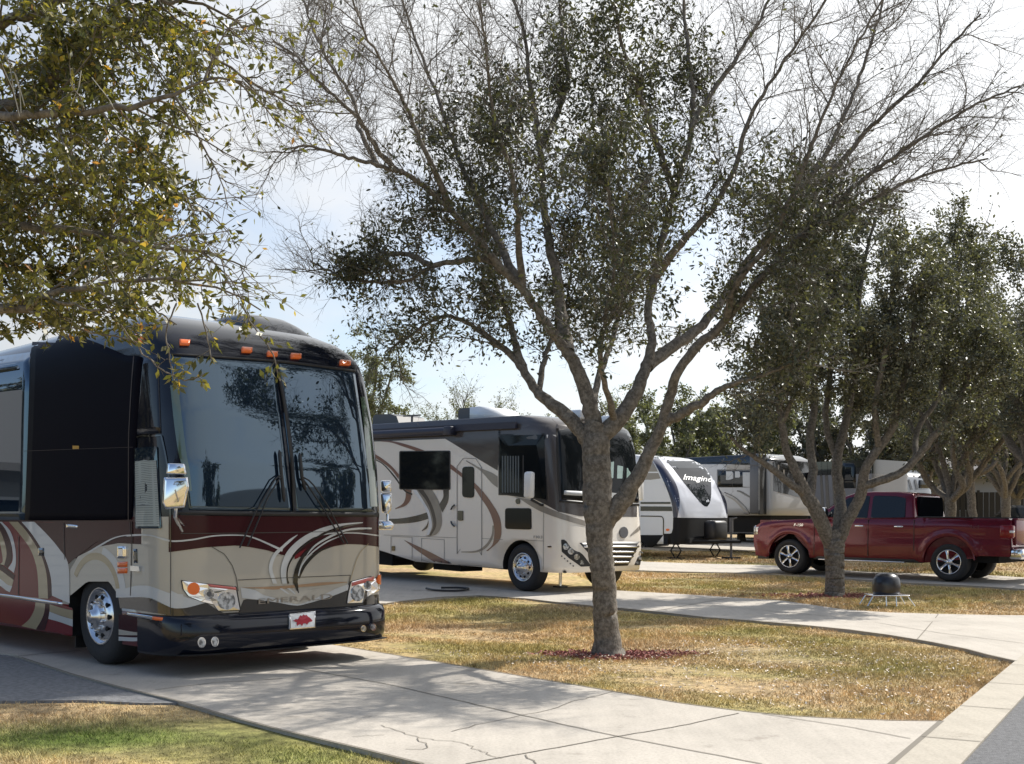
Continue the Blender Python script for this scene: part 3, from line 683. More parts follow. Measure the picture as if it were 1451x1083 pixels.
# pinstripe waves
b(gfx, ZC([(0, 213), (120, 210), (220, 238), (330, 232), (450, 212), (590, 210), (650, 222), (720, 250), (800, 285)]), ZC([(0, 219), (120, 217), (220, 246), (330, 240), (450, 219), (590, 216), (650, 230), (720, 260), (795, 297)]), .006, 2, 60, 2)
b(gfx, ZC([(960, 215), (1040, 200), (1120, 198), (1200, 200), (1318, 215)]), ZC([(960, 222), (1040, 207), (1120, 204), (1200, 206), (1318, 222)]), .006, 2, 40, 2)
b(gfx, ZA([(560, 285), (640, 235), (740, 185), (850, 168), (960, 172), (1090, 205)]), ZA([(580, 285), (650, 242), (745, 192), (850, 175), (960, 179), (1090, 212)]), .0062, 2, 40, 2)
# big swoosh fan
b(gfx, ZE([(260, 368), (190, 410), (110, 480), (45, 540), (10, 620), (5, 700), (40, 810)]), ZE([(262, 372), (205, 425), (125, 500), (70, 560), (40, 630), (38, 700), (78, 810)]), .0066, 2, 40, 3)
b(gfx, ZE([(850, 255), (660, 268), (520, 295), (400, 340), (300, 395), (210, 470), (150, 550), (115, 650), (110, 730), (125, 810)]), ZE([(850, 262), (680, 285), (560, 322), (460, 365), (360, 420), (260, 500), (200, 580), (165, 660), (158, 740), (165, 810)]), .0072, 2, 50, 3)
b(gfx, ZE([(850, 262), (680, 290), (560, 328), (460, 371), (360, 426), (262, 508), (204, 585), (170, 660), (162, 740), (172, 812)]), ZE([(850, 266), (700, 300), (570, 340), (470, 383), (370, 438), (275, 516), (216, 590), (182, 660), (172, 740), (186, 808)]), .0072, 6, 50, 2)
b(gfx, ZE([(920, 300), (760, 312), (620, 345), (480, 410), (360, 500), (300, 560), (250, 650), (225, 740), (222, 800)]), ZE([(920, 322), (760, 335), (640, 365), (520, 420), (400, 490), (335, 555), (290, 640), (268, 740), (262, 800)]), .0066, 6, 50, 3)
b(gfx, ZE([(930, 305), (800, 305), (690, 322), (560, 372), (430, 450), (370, 512), (330, 575)]), ZE([(930, 318), (800, 322), (700, 336), (575, 386), (450, 455), (385, 512), (335, 572)]), .0074, 2, 40, 2)
b(gfx, ZE([(660, 372), (520, 430), (400, 515), (330, 590), (285, 660), (265, 740)]), ZE([(660, 380), (530, 438), (410, 522), (340, 596), (296, 665), (275, 740)]), .0076, 2, 40, 2)
b(gfx, ZE([(560, 470), (450, 510), (370, 570), (300, 650), (270, 720), (262, 760)]), ZE([(560, 478), (470, 522), (400, 580), (340, 650), (300, 720), (284, 764)]), .007, 6, 40, 3)
b(gfx, ZE([(222, 800), (245, 850), (268, 895)]), ZE([(264, 800), (268, 850), (274, 895)]), .007, 6, 12, 3)
b(gfx, ZE([(100, 852), (135, 880), (180, 905)]), ZE([(122, 852), (160, 880), (190, 905)]), .0068, 2, 10, 2)
b(gfx, ZE([(165, 852), (205, 880), (235, 905)]), ZE([(190, 852), (225, 880), (245, 905)]), .0068, 2, 10, 2)
b(gfx, ZE([(235, 560), (275, 530), (340, 490)]), ZE([(235, 590), (270, 575), (310, 530)]), .0068, 0, 10, 2)
def seams(mb):
    for l in (ZC([(225, 100), (225, 620)]), ZC([(430, 270), (500, 310), (540, 370), (560, 430), (570, 500)]), ZC([(568, 443), (700, 436), (1146, 418)]), ZC([(1146, 418), (1136, 470)]), ZC([(215, 204), (560, 202), (1318, 190)]),
              ZA([(412, 95), (418, 330)]), ZA([(835, 84), (838, 170)]), ZA([(125, 180), (122, 560)])):
        co.line(mb, l, .9, .0078, 7)
    co.line(mb, ZE([(900, 450), (830, 520), (790, 600), (760, 700), (735, 790)]), .8, .0078, 1)
seams(gfx)
gfx.build('painted_stripes', [MAROON, BEIGE, SILV, DMAR, CREAM, BRONZ, BLK, SEAM], co.root)
# bumper
def bumper(mb):
    pr = [(.20, .04), (.225, .10), (.30, .135), (.40, .14), (.50, .13), (.55, .10), (.57, .02)]; V = []; Fb = []; K = 48
    for z, o in pr:
        for k in range(K+1):
            t = -math.pi/2+math.pi*k/K; sn, cs = math.sin(t), math.cos(t); h = 1.30+o*.08
            V.append((-.55+(.64+o)*abs(cs)**(2/4.6), h*math.copysign(abs(sn)**(2/4.6), sn), z))
    for i in range(len(pr)-1):
        for k in range(K): Fb.append((i*(K+1)+k, i*(K+1)+k+1, (i+1)*(K+1)+k+1, (i+1)*(K+1)+k))
    mb.add(V, Fb, 0, True)
    mb.prism([(-.55, -1.2), (.1, -1.2), (.2, -.8), (.22, .8), (.1, 1.2), (-.55, 1.2)], 'z', .205, .215, 1)
bump = co.part('bumper', [NAVYB, DARKV], bumper)
class BumpSkin:       # the bumper's own skin, a little proud of the body
    pass
_f0 = co.f
def with_bumper(p):
    z = p[:, 2]; pr = [(.20, .04), (.225, .10), (.30, .135), (.40, .14), (.50, .13), (.55, .10), (.57, .02)]
    o = np.interp(z, [q[0] for q in pr], [q[1] for q in pr]); h = 1.30+o*.08
    q = np.clip(np.abs(p[:, 1])/h, 0, 1); xx = -.55+(.64+o)*(1-q**4.6)**(1/4.6)
    return np.maximum.reduce([np.abs(p[:, 1])-h, p[:, 0]-xx, z-.57, .20-z, -p[:, 0]-.55])
co.f = lambda p: np.minimum(_f0(p), with_bumper(p))
def ell(cx, cy, rx, ry, n=20): return [(cx+rx*math.cos(2*math.pi*k/n), cy+ry*math.sin(2*math.pi*k/n)) for k in range(n)]
for (x_, y_, rx) in ((383, 762, 21), (450, 758, 20), (1212, 692, 14), (1261, 684, 15)):
    fl = co.part('fog_light', [CHROME], lambda mb: co.blob(mb, ZC(ell(x_, y_, rx, rx*1.25)), .012, 0, .02), bump)
    co.part('lens', [LENS], lambda mb: co.blob(mb, ZC(ell(x_, y_, rx*.72, rx*.92)), .018, 0, .006), fl)
pl = co.part('number_plate', [WHITEP, CHROME], lambda mb: (co.blob(mb, rq(ZC([(830, 622), (962, 608), (960, 686), (832, 696)]), 1.2), .02, 0, .02), [co.line(mb, ZC(l), 1.0, .023, 1) for l in ([(831, 624), (961, 610)], [(832, 694), (960, 684)], [(832, 622), (833, 696)], [(961, 608), (959, 686)])]))
REDH = mat('red_emblem', (0.35, 0.01, 0.03), 0.4)
HOG = [(843, 652), (853, 650), (858, 644), (868, 650), (874, 640), (884, 630), (893, 634), (900, 625), (908, 631), (916, 627), (924, 634), (932, 637), (940, 645), (946, 652), (940, 658), (930, 659), (924, 664), (918, 674), (912, 667), (900, 666), (892, 680), (884, 670), (876, 672), (868, 679), (864, 670), (866, 661), (856, 657)]
def hog(mb):
    V = list(co.hit(ZC(HOG), .025)); c = list(co.hit(ZC([(895, 650)]), .025)); n = len(V)
    mb.add(V+c, co._orient(V+c, [(k, (k+1) % n, n) for k in range(n)]), 0)
co.part('hog_emblem', [REDH], hog, pl)
co.f = _f0
letter(co, 'EMERALD', ZC([(672, 566)])[0], ZC([(1052, 540)])[0], 7.5, [mat('dull_chrome', (.30, .29, .28), .3, .9)], 'lettering', .013)
# lower trim strips with marker lights
co.part('chrome_trim', [CHROME], lambda mb: (b(mb, ZA([(-60, 540), (110, 562), (240, 582), (400, 604)]), ZA([(-60, 556), (110, 578), (240, 600), (400, 622)]), .016, 0, 16, 3, .02)))
co.part('chrome_trim', [CHROME], lambda mb: (b(mb, ZA([(822, 668), (1000, 694), (1050, 700)]), ZA([(822, 684), (1000, 716), (1050, 720)]), .016, 0, 10, 3, .02)))
co.part('side_marker', [ORANGE], lambda mb: b(mb, ZA([(985, 692), (1050, 700)]), ZA([(985, 714), (1050, 721)]), .022, 0, 6, 3, .01))
for y0 in (345, 385): co.part('reflector', [ORANGE], lambda mb: b(mb, ZA([(756, y0), (818, y0-2)]), ZA([(758, y0+34), (816, y0+32)]), .012, 0, 6, 3, .015))
co.part('grab_handle', [CHROME], lambda mb: b(mb, ZA([(768, 245), (808, 245)]), ZA([(768, 322), (808, 322)]), .03, 0, 6, 5, .04))
co.part('latch', [CHROME], lambda mb: b(mb, ZA([(430, 104), (498, 110)]), ZA([(430, 124), (498, 130)]), .012, 0, 6, 3, .012))
co.part('bay_latch', [BLK], lambda mb: b(mb, ZA([(252, 255), (284, 255)]), ZA([(252, 305), (284, 305)]), .012, 0, 6, 3, .012))
co.part('mud_flap', [BLACKP], lambda mb: mb.box((WX-.62, -1.22, .12), (WX-.60, -.8, .6)))
# headlights
def headlight(out_px, big, small, amber, bar):
    o = co.part('headlight', [CHROME, BLACKP], lambda mb: (co.blob(mb, rq(ZC(out_px), 1.0, 3), .008, 1, .02), co.blob(mb, rq(Z2(out_px, .95), 1.0, 3), .011, 0, .004)))
    co.part('reflector_bowl', [LENS], lambda mb: co.blob(mb, ZC(ell(*big)), .02, 0, .012), o)
    co.part('projector', [LENS], lambda mb: co.blob(mb, ZC(ell(*small)), .02, 0, .012), o)
    co.part('bulb', [GREYP], lambda mb: (co.blob(mb, ZC(ell(small[0], small[1], small[2]*.5, small[3]*.5)), .023, 0, .004)), o)
    co.part('turn_signal', [ORANGE], lambda mb: co.blob(mb, ZC(ell(*amber)), .022, 0, .012), o)
    co.part('red_bar', [mat('pink_bar', (.55, .12, .10), .3, coat=.5)], lambda mb: b(mb, ZC(bar[0]), ZC(bar[1]), .016, 0, 10, 3, .006), o)
def Z2(pts, k):
    cx = sum(p[0] for p in pts)/len(pts); cy = sum(p[1] for p in pts)/len(pts)
    return ZC([(cx+(x-cx)*k, cy+(y-cy)*k) for x, y in pts])
headlight([(276, 443), (420, 462), (562, 476), (585, 600), (470, 604), (445, 570), (380, 555), (310, 525), (285, 490)], (508, 550, 44, 46), (418, 514, 26, 26), (340, 487, 31, 32), ([(410, 463), (556, 480)], [(425, 478), (558, 494)]))
headlight([(1146, 450), (1240, 425), (1322, 405), (1318, 492), (1262, 512), (1232, 530), (1205, 562), (1124, 565), (1132, 510)], (1180, 510, 32, 42), (1232, 468, 16, 22), (1293, 440, 13, 26), ([(1152, 456), (1262, 424)], [(1152, 474), (1262, 446)]))
# windscreen: two panes, centre bar, green edge strips painting the curved glass reflection
pane = [ZD([(232, 445), (400, 395), (600, 345), (770, 300)]), ZD([(345, 1060), (500, 1062), (680, 1062), (845, 1065)])]
wl = co.part('windscreen_pane', [CGLASS], lambda mb: b(mb, ZD([(215, 262), (400, 272), (600, 285), (752, 296)]), ZD([(318, 1060), (500, 1062), (680, 1064), (842, 1066)]), .012, 0, 30, 34, .012))
wr = co.part('windscreen_pane', [CGLASS], lambda mb: b(mb, ZD([(768, 298), (900, 312), (1050, 330), (1160, 345)]), ZD([(862, 1067), (1000, 1068), (1150, 1068), (1262, 1068)]), .012, 0, 24, 34, .012))
co.part('edge_reflection', [GLASSG], lambda mb: b(mb, ZD([(222, 420), (240, 600), (262, 760), (285, 850), (300, 960)]), ZD([(262, 430), (282, 600), (302, 760), (318, 850), (330, 960)]), .0155, 0, 20, 5), wl)
co.part('edge_reflection', [GLASSG], lambda mb: b(mb, ZD([(1188, 480), (1202, 600), (1218, 760), (1232, 900), (1240, 1040)]), ZD([(1212, 480), (1232, 600), (1252, 760), (1266, 900), (1278, 1040)]), .0155, 0, 20, 5), wr)
co.part('windscreen_bar', [BLACKP], lambda mb: b(mb, ZD([(754, 298), (800, 560), (830, 800), (846, 1064)]), ZD([(770, 298), (818, 560), (848, 800), (862, 1066)]), .018, 0, 20, 3, .02))
co.part('windscreen_frame', [BLACKP], lambda mb: b(mb, ZD([(250, 1058), (600, 1064), (1000, 1068), (1290, 1072)]), ZD([(250, 1080), (600, 1086), (1000, 1090), (1290, 1092)]), .016, 0, 30, 3, .02))
co.part('windscreen_frame', [BLACKP], lambda mb: (b(mb, ZD([(225, 258), (500, 276), (780, 296), (1000, 322), (1165, 345)]), ZD([(225, 266), (500, 284), (780, 306), (1000, 332), (1165, 354)]), .022, 0, 30, 3, .02)))
# clearance lights
for (x_, y_) in ((295, 204), (611, 242), (741, 262), (862, 273), (1113, 307)):
    co.part('clearance_light', [ORANGE], lambda mb: b(mb, ZD([(x_-28, y_-10), (x_+25, y_-6)]), ZD([(x_-26, y_+12), (x_+22, y_+14)]), .03, 0, 6, 4, .04))
co.part('clearance_light', [ORANGE], lambda mb: b(mb, ZB_([(876, 212), (918, 215)]), ZB_([(876, 252), (916, 250)]), .03, 0, 6, 4, .03))
# wipers
for (blade, arms, pv) in ((([(764, 755), (775, 880), (790, 1018)]), [[(770, 880), (740, 900), (640, 1068), (560, 1250)], [(775, 885), (760, 900), (700, 1000), (600, 1240)]], 0),
                      (([(868, 770), (880, 890), (898, 960)]), [[(880, 890), (925, 915), (1010, 1040), (1110, 1230)], [(880, 900), (905, 930), (990, 1060), (1090, 1225)]], 1)):
    wo = co.part('wiper', [BLACKP], lambda mb: mb.tube(co.hit(sample(ZD(blade), 14), .05), [.006]+[.018]*12+[.006], 6))
    co.part('wiper_arm', [BLACKP], lambda mb: [mb.tube(co.hit(sample(ZD(a), 12), .06), .008, 6) for a in arms], wo)
# side: reflective rear panel, black screen, upper side glass, entrance door
FR = mat('frame_brown', (0.03, 0.018, 0.016), .4)
co.part('side_glass', [CGLASS], lambda mb: b(mb, ZB_([(-300, 250), (-100, 235), (100, 205), (200, 190)]), ZB_([(-300, 1385), (-100, 1385), (100, 1386), (165, 1386)]), .009, 0, 12, 20, .006, sp=False))
co.part('window_screen', [SCREEN], lambda mb: b(mb, ZB_([(208, 200), (350, 205), (500, 215), (600, 245), (700, 285), (800, 332), (912, 345)]), ZB_([(165, 1388), (300, 1388), (450, 1388), (600, 1388), (700, 1387), (780, 1385), (842, 1382)]), .013, 0, 20, 24, .01, sp=False))
co.part('sticker', [mat('amber_sticker', (.45, .25, .03), .5)], lambda mb: b(mb, ZB_([(473, 910), (514, 912)]), ZB_([(473, 932), (514, 934)]), .016, 0, 4, 2))
co.part('screen_trim', [FR], lambda mb: (co.line(mb, ZB_([(862, 345), (845, 600), (832, 850), (830, 1385)]), 1.2, .017, 0), co.line(mb, ZB_([(160, 945), (860, 920)]), .5, .0165, 0)))
dr = co.part('entrance_door', [FR, BLK], lambda mb: (co.line(mb, ZB_([(848, 857), (940, 850), (1035, 846)]), 2.2, .012, 1), co.line(mb, ZB_([(1035, 846), (1060, 960), (1085, 1120), (1090, 1280), (1092, 1560)]), 2.2, .012, 1), co.line(mb, ZA([(846, 90), (846, 250), (838, 560)]), 1.0, .008, 0)))
HB = mat('house_reflecting_glass', (0.16, 0.20, 0.23), .04, 0, .9, coat=1)
co.part('door_window', [CGLASS], lambda mb: co.blob(mb, rq(ZB_([(862, 925), (1008, 915), (1036, 1440), (872, 1440)]), 3), .013, 0, .01, 5, 4), dr)
def blind_reflection(mb):  # pale blind panel, its stripes and paleness painting the reflected house siding
    b(mb, ZB_([(872, 1010), (1006, 1004)]), ZB_([(878, 1425), (1028, 1425)]), .0145, 1, 6, 8, sp=False)
    for k in range(28):
        y = 1016+k*14.6; co.line(mb, ZB_([(873+k*.1, y), (1006+k*.75, y-2)]), .7, .0165, 0, 4)
co.part('blind', [mat('siding_reflection_line', (.12, .13, .13), .6), mat('pale_blind_reflection', (.32, .36, .35), .4, coat=.6)], blind_reflection, dr)
co.part('door_handle', [CHROME, BLK], lambda mb: (co.blob(mb, rq(ZA([(850, 368), (905, 372), (908, 405), (852, 402)]), 1), .03, 0, .03), b(mb, ZA([(858, 262), (880, 262)]), ZA([(862, 352), (882, 352)]), .012, 1, 5, 5, .01)), dr)
co.part('corner_glass', [NAVYB], lambda mb: b(mb, ZB_([(915, 350), (960, 340), (1010, 330)]), ZB_([(858, 840), (960, 835), (1030, 832)]), .010, 0, 10, 12, .01))
# roof unit
def roofunit(mb):
    mb.prism([(-2.0, 3.46), (-2.0, 3.66), (-1.8, 3.80), (-1.3, 3.78), (-.95, 3.66), (-.7, 3.44), (-1.2, 3.4)], 'y', -.1, .95, 0, True)
def hump(mb):
    K = 20; R_ = 12; V = []; Fh = []
    for i in range(R_+1):
        u = i/R_; x = -2.7+u*1.9
        for k in range(K+1):
            v = k/K*2-1; y = .62+.5*v
            z = 3.40+.38*(max(0, 1-abs(2*u-1)**2.6))*(1-abs(v)**4)
            V.append((x, y, z))
    for i in range(R_):
        for k in range(K): Fh.append((i*(K+1)+k, i*(K+1)+k+1, (i+1)*(K+1)+k+1, (i+1)*(K+1)+k))
    mb.add(V, Fh, 0, True)
co.part('roof_air_conditioner', [NAVYB], hump)
# mirrors: housings hang on arms off the two front corners
def mirror(pxs, D, arm, name='side_mirror'):
    """pxs: main housing outline, cap outline; D depth"""
    Mi = co.M.inverted(); mo = None
    def slab(mb, pts, D0, th, mi):
        n = len(pts); c = (sum(p[0] for p in pts)/n, sum(p[1] for p in pts)/n); R0 = []
        prof = ((.80, 0), (.93, .010), (1, .035), (1, th-.03), (.9, th))
        for k, dd in prof: R0 += [Mi @ P3(c[0]+(p[0]-c[0])*k, c[1]+(p[1]-c[1])*k, D0+dd) for p in pts]
        Fm = [(i*n+j, (i+1)*n+j, (i+1)*n+(j+1) % n, i*n+(j+1) % n) for i in range(len(prof)-1) for j in range(n)]+[tuple(range(n)), tuple(range((len(prof)-1)*n, len(prof)*n))[::-1]]
        mb.add(R0, Fm, mi, True)
    def go(mb):
        for q in pxs: slab(mb, rq(q, 2.5, 4), D, .16, 0)
    mo = co.part(name, [CHROME], go)
    co.part('mirror_arm', [CHROME], lambda mb: [mb.tube([Mi @ P3(x, y, d) for x, y, d in a], .018, 8) for a in arm], mo)
    return mo
s1 = 542/60.0
mirror([[(237.5, 656), (262.5, 657), (265, 673), (235, 672)], [(232, 676), (267, 675.5), (268.5, 690), (262, 720), (234, 722), (230, 712)]], 10.32, [[(250, 718, 10.42), (248, 732, 10.45), (262, 745, 10.75)], [(248, 732, 10.45), (258, 752, 10.7)]])
mirror([[(539.5, 681), (554.5, 681), (555, 697), (540, 697)], [(539, 699), (555, 699), (555, 722), (549, 729), (541, 726)]], 12.62, [[(549, 727, 12.7), (549, 740, 12.7), (534, 745, 12.55)]])
mirror([[(536, 738), (553, 738), (559, 744), (556, 751), (537, 751)]], 12.6, [[(540, 744, 12.65), (530, 744, 12.6)]], 'corner_chrome')

# ================================================================== the beige motorhome behind the oak
TAUPE = mat('taupe_paint', (0.36, 0.335, 0.315), 0.25, coat=.6)
PALE = mat('pale_gelcoat', (0.80, 0.75, 0.68), 0.25, coat=.6)
DBRN = mat('brown_grey_paint', (0.075, 0.066, 0.064), 0.2, spec=.4, coat=.2)
RUST = mat('rust_brown_stripe', (0.20, 0.10, 0.075), .3, coat=.5)
MID = mat('grey_beige_stripe', (0.26, 0.235, 0.205), .3, coat=.5)
CHAR = mat('charcoal_stripe', (0.035, 0.033, 0.036), .25, coat=.6)
AWN = mat('navy_awning', (0.018, 0.02, 0.04), .5)
rv = Bus('beige_motorhome', Vector((1.774, 22.42, .09)), (.682, -.731), .026, d0=16, d1=42,
         hw=[(.2, 1.22), (.5, 1.25), (2.9, 1.25), (3.2, 1.22), (3.38, 1.12)],
         xf=[(.2, -.04), (.45, .05), (.9, .06), (1.5, .0), (2.0, -.05), (2.7, -.15), (3.0, -.22), (3.2, -.35), (3.32, -.6), (3.38, -1.0)],
         n=4.4, L=10.3, zb=.40, zt=3.38, dx=.6)
tag(rv.root, 'pale beige motorhome with rust and charcoal swooshes, parked behind the nearest oak trunk', 'motorhome')
def rmat(z, v): return 1 if z > 2.98 else 0
zs = sorted(set(list(np.round(np.linspace(.40, 3.0, 22), 3))+[2.98, 3.05, 3.12, 3.2, 3.26, 3.32, 3.36, 3.38]))
V, Fq, I = rv.loft(zs, rmat)
body = mk('body', V, Fq, [PALE, DBRN, DARKV], rv.root, I, True)
RW = -1.02
# slanted rear skirt: cut the underside away towards the tail
def wedge_cut():
    mb = MB(); mb.prism([(-4.3, .2), (-4.3, .405), (-10.6, 1.32), (-10.6, .2)], 'y', -1.6, 1.6); o = mb.build('cut', [DARKV], rv.root); return o
boolean_cut(body, [rv.cutter(RW, .52, -1.5, -.8, .46), rv.cutter(RW, .52, .8, 1.5, .46), wedge_cut()])
for x_ in (RW, -6.9):
    for sg in (-1, 1): wheel(rv, x_, sg*1.2, .46, .275, .27, 'truck10', sg)
rv.part('chassis', [DARKV], lambda mb: (mb.box((-9.8, -.95, .42), (-.6, .95, .85)), mb.box((-9.9, -1.12, .75), (-5, 1.12, 1.35)), mb.tube([(-9.6, -.4, .4), (-1.5, -.4, .36)], .05), mb.box((-4.1, -.9, .24), (-3.2, -.3, .45)), mb.box((-6.1, -1.0, .25), (-5.4, -.4, .6))))
ZF = lambda l: Z(520, 560, 3.733, l)
ZG = lambda l: Z(700, 560, 3.733, l)
g2 = MB(); b = rv.band
# 0 brown-grey 1 rust 2 mid 3 charcoal 4 taupe 5 white
b(g2, ZF([(325, 175), (500, 172), (710, 170)]), ZF([(330, 180), (470, 265), (600, 345), (692, 400)]), .004, 0, 20, 8, sp=False)
b(g2, ZG([(24, 110), (200, 110), (300, 118), (345, 165)]), ZG([(24, 530), (170, 530), (275, 580), (345, 620)]), .004, 0, 20, 12, sp=False)
b(g2, ZG([(340, 160), (420, 170), (800, 200)]), ZG([(345, 618), (450, 640), (800, 645)]), .004, 0, 30, 10, sp=False)
b(g2, ZF([(75, 242), (130, 243), (200, 258), (300, 292), (390, 335), (450, 370), (480, 395)]), ZF([(75, 246), (130, 252), (200, 275), (300, 310), (390, 355), (450, 395), (480, 418)]), .006, 1, 30, 3)
b(g2, ZF([(480, 395), (520, 425), (560, 455), (610, 505), (660, 570), (700, 640), (712, 710), (700, 770), (640, 825)]), ZF([(480, 415), (520, 450), (560, 480), (600, 540), (640, 600), (665, 660), (675, 720), (665, 790), (630, 825)]), .006, 1, 40, 4)
b(g2, ZF([(525, 345), (600, 385), (660, 410), (692, 430)]), ZF([(525, 350), (600, 400), (660, 465), (692, 490)]), .006, 2, 20, 3)
b(g2, ZF([(500, 828), (580, 822), (630, 790), (660, 740), (665, 690)]), ZF([(500, 832), (580, 832), (635, 805), (668, 750), (672, 690)]), .0065, 2, 20, 3)
b(g2, ZF([(40, 310), (80, 335), (130, 375), (170, 420)]), ZF([(40, 330), (80, 355), (130, 395), (168, 445)]), .006, 1, 20, 3)
b(g2, ZF([(40, 335), (90, 365), (150, 430), (200, 500), (240, 520)]), ZF([(40, 340), (90, 372), (148, 440), (198, 508), (240, 530)]), .0065, 3, 20, 2)
b(g2, ZF([(205, 500), (205, 540), (190, 575), (150, 600)]), ZF([(236, 502), (232, 550), (205, 585), (150, 604)]), .006, 1, 20, 3)
b(g2, ZF([(262, 500), (300, 560), (330, 620), (345, 690), (330, 735), (310, 745)]), ZF([(345, 500), (380, 560), (395, 630), (395, 690), (370, 735), (330, 748)]), .006, 2, 30, 4)
b(g2, ZF([(240, 500), (285, 560), (318, 620), (330, 680), (318, 740)]), ZF([(262, 500), (300, 560), (332, 620), (345, 690), (330, 738)]), .0062, 5, 30, 3)
b(g2, ZF([(270, 502), (315, 560), (340, 620), (352, 690), (330, 742)]), ZF([(300, 502), (335, 560), (358, 620), (368, 690), (340, 745)]), .0068, 0, 30, 3)
b(g2, ZF([(404, 500), (404, 540), (382, 580)]), ZF([(434, 498), (430, 560), (400, 622)]), .006, 3, 16, 3)
b(g2, ZF([(100, 655), (180, 652), (260, 638), (325, 618)]), ZF([(100, 680), (180, 680), (260, 672), (325, 655)]), .006, 3, 20, 3)
b(g2, ZF([(326, 662), (315, 690), (290, 718)]), ZF([(326, 680), (318, 705), (292, 720)]), .006, 3, 10, 3)
b(g2, ZF([(195, 765), (260, 795), (330, 828), (420, 875), (500, 918)]), ZF([(198, 768), (270, 825), (370, 890), (440, 912), (500, 918)]), .006, 1, 20, 4)
b(g2, ZG([(105, 538), (200, 555), (270, 590), (400, 640), (600, 700)]), ZG([(140, 550), (200, 590), (270, 625), (400, 670), (600, 722)]), .006, 2, 40, 4)
b(g2, ZG([(720, 740), (770, 690), (804, 665)]), ZG([(722, 748), (775, 712), (804, 690)]), .006, 2, 12, 3)
def seams2(mb):
    for l in (ZF([(90, 740), (300, 748), (475, 755)]), ZF([(610, 758), (720, 765)]), ZG([(170, 768), (262, 772)]), ZG([(264, 570), (262, 975)]), ZF([(128, 748), (128, 835)]), ZF([(240, 752), (240, 865)]), ZF([(290, 758), (290, 880)]), ZF([(290, 758), (410, 765)]), ZF([(410, 765), (410, 895), (398, 905), (290, 870)]), ZF([(128, 748), (240, 752)])):
        rv.line(mb, l, .55, .0085, 6)
seams2(g2)
g2.build('painted_stripes', [DBRN, RUST, MID, CHAR, TAUPE, WHITEP, mat('grey_seam', (.2, .19, .18), .6)], rv.root)
def window(veh, outline, name='window', m=RGLASS, off=.014, r=2.5, frame=True):
    w = veh.part(name, [BLACKP], lambda mb: veh.blob(mb, rq(outline, r), off-.004, 0, .01, 5, 3))
    cx = sum(p[0] for p in outline)/len(outline); cy = sum(p[1] for p in outline)/len(outline)
    k = .955
    veh.part('pane', [m], lambda mb: veh.blob(mb, rq([(cx+(x-cx)*k, cy+(y-cy)*k) for x, y in outline], r*.9), off, 0, .005, 5, 3), w); return w
window(rv, ZF([(172, 296), (442, 294), (442, 502), (172, 500)]))
# stepped mirror image of the pale wall and trees is left to the glass itself
w3 = window(rv, ZG([(25, 207), (272, 202), (285, 560), (26, 524)]), r=3)
CURT = mat('grey_curtain', (.10, .12, .13), .8)
def curtain(mb):
    for k in range(7): rv.band(mb, ZG([(45+k*14, 322), (52+k*14, 322)]), ZG([(45+k*14, 515), (52+k*14, 517)]), .017, 0, 3, 6)
    rv.line(mb, ZG([(158, 318), (158, 520)]), 1.6, .019, 1)
rv.part('curtain', [CURT, BLACKP], curtain, w3)
window(rv, ZG([(60, 598), (198, 598), (200, 712), (60, 708)]), r=4)
door = rv.part('entry_door', [mat('door_edge', (.22, .21, .2), .5)], lambda mb: [rv.line(mb, ZF(l), .8, .01, 0, 20) for l in ([(478, 905), (478, 360), (485, 340), (500, 334), (580, 336), (600, 345), (608, 365), (608, 912)], [(478, 905), (608, 912)])])
rv.part('door_window', [RGLASS], lambda mb: rv.blob(mb, rq(ZF([(506, 380), (568, 378), (568, 545), (506, 540)]), 5, 6), .014, 0, .008, 4), door)
rv.part('door_lock', [BLK], lambda mb: (rv.blob(mb, rq(ZF([(484, 612), (510, 612), (510, 664), (484, 664)]), 1.2), .02, 0, .02),), door)
rv.part('grab_handle', [BLK], lambda mb: (mb.tube(rv.hit(sample(ZF([(470, 582), (458, 592), (452, 606)]), 8), .04), .02, 6)), door)
rv.part('grab_handle', [BLK], lambda mb: (mb.tube(rv.hit(sample(ZF([(452, 668), (458, 684), (470, 694)]), 8), .04), .02, 6)), door)
rv.part('bay_latch', [BLK], lambda mb: rv.blob(mb, rq(ZF([(133, 798), (150, 798), (150, 824), (133, 824)]), 1), .014, 0, .01))
rv.part('fuel_cap', [BLK], lambda mb: rv.blob(mb, ZG(ell(128, 562, 12, 15)), .016, 0, .012))
rv.part('side_marker', [BLK], lambda mb: (rv.blob(mb, ZG(ell(295, 802, 11, 5)), .016, 0, .012)))
letter(rv, 'F30.3', ZG([(212, 757)])[0], ZG([(258, 758)])[0], 3.6, [GREYP], 'lettering', .012)
# awning
rv.part('awning', [AWN, GREYP], lambda mb: (mb.tube([(-10.2, -1.31, 3.13), (-3.2, -1.31, 3.13)], .085, 12), mb.box((-3.22, -1.42, 3.04), (-3.0, -1.22, 3.22), 0, .02), mb.box((-10.2, -1.3, 3.12), (-1.2, -1.24, 3.25), 0)))
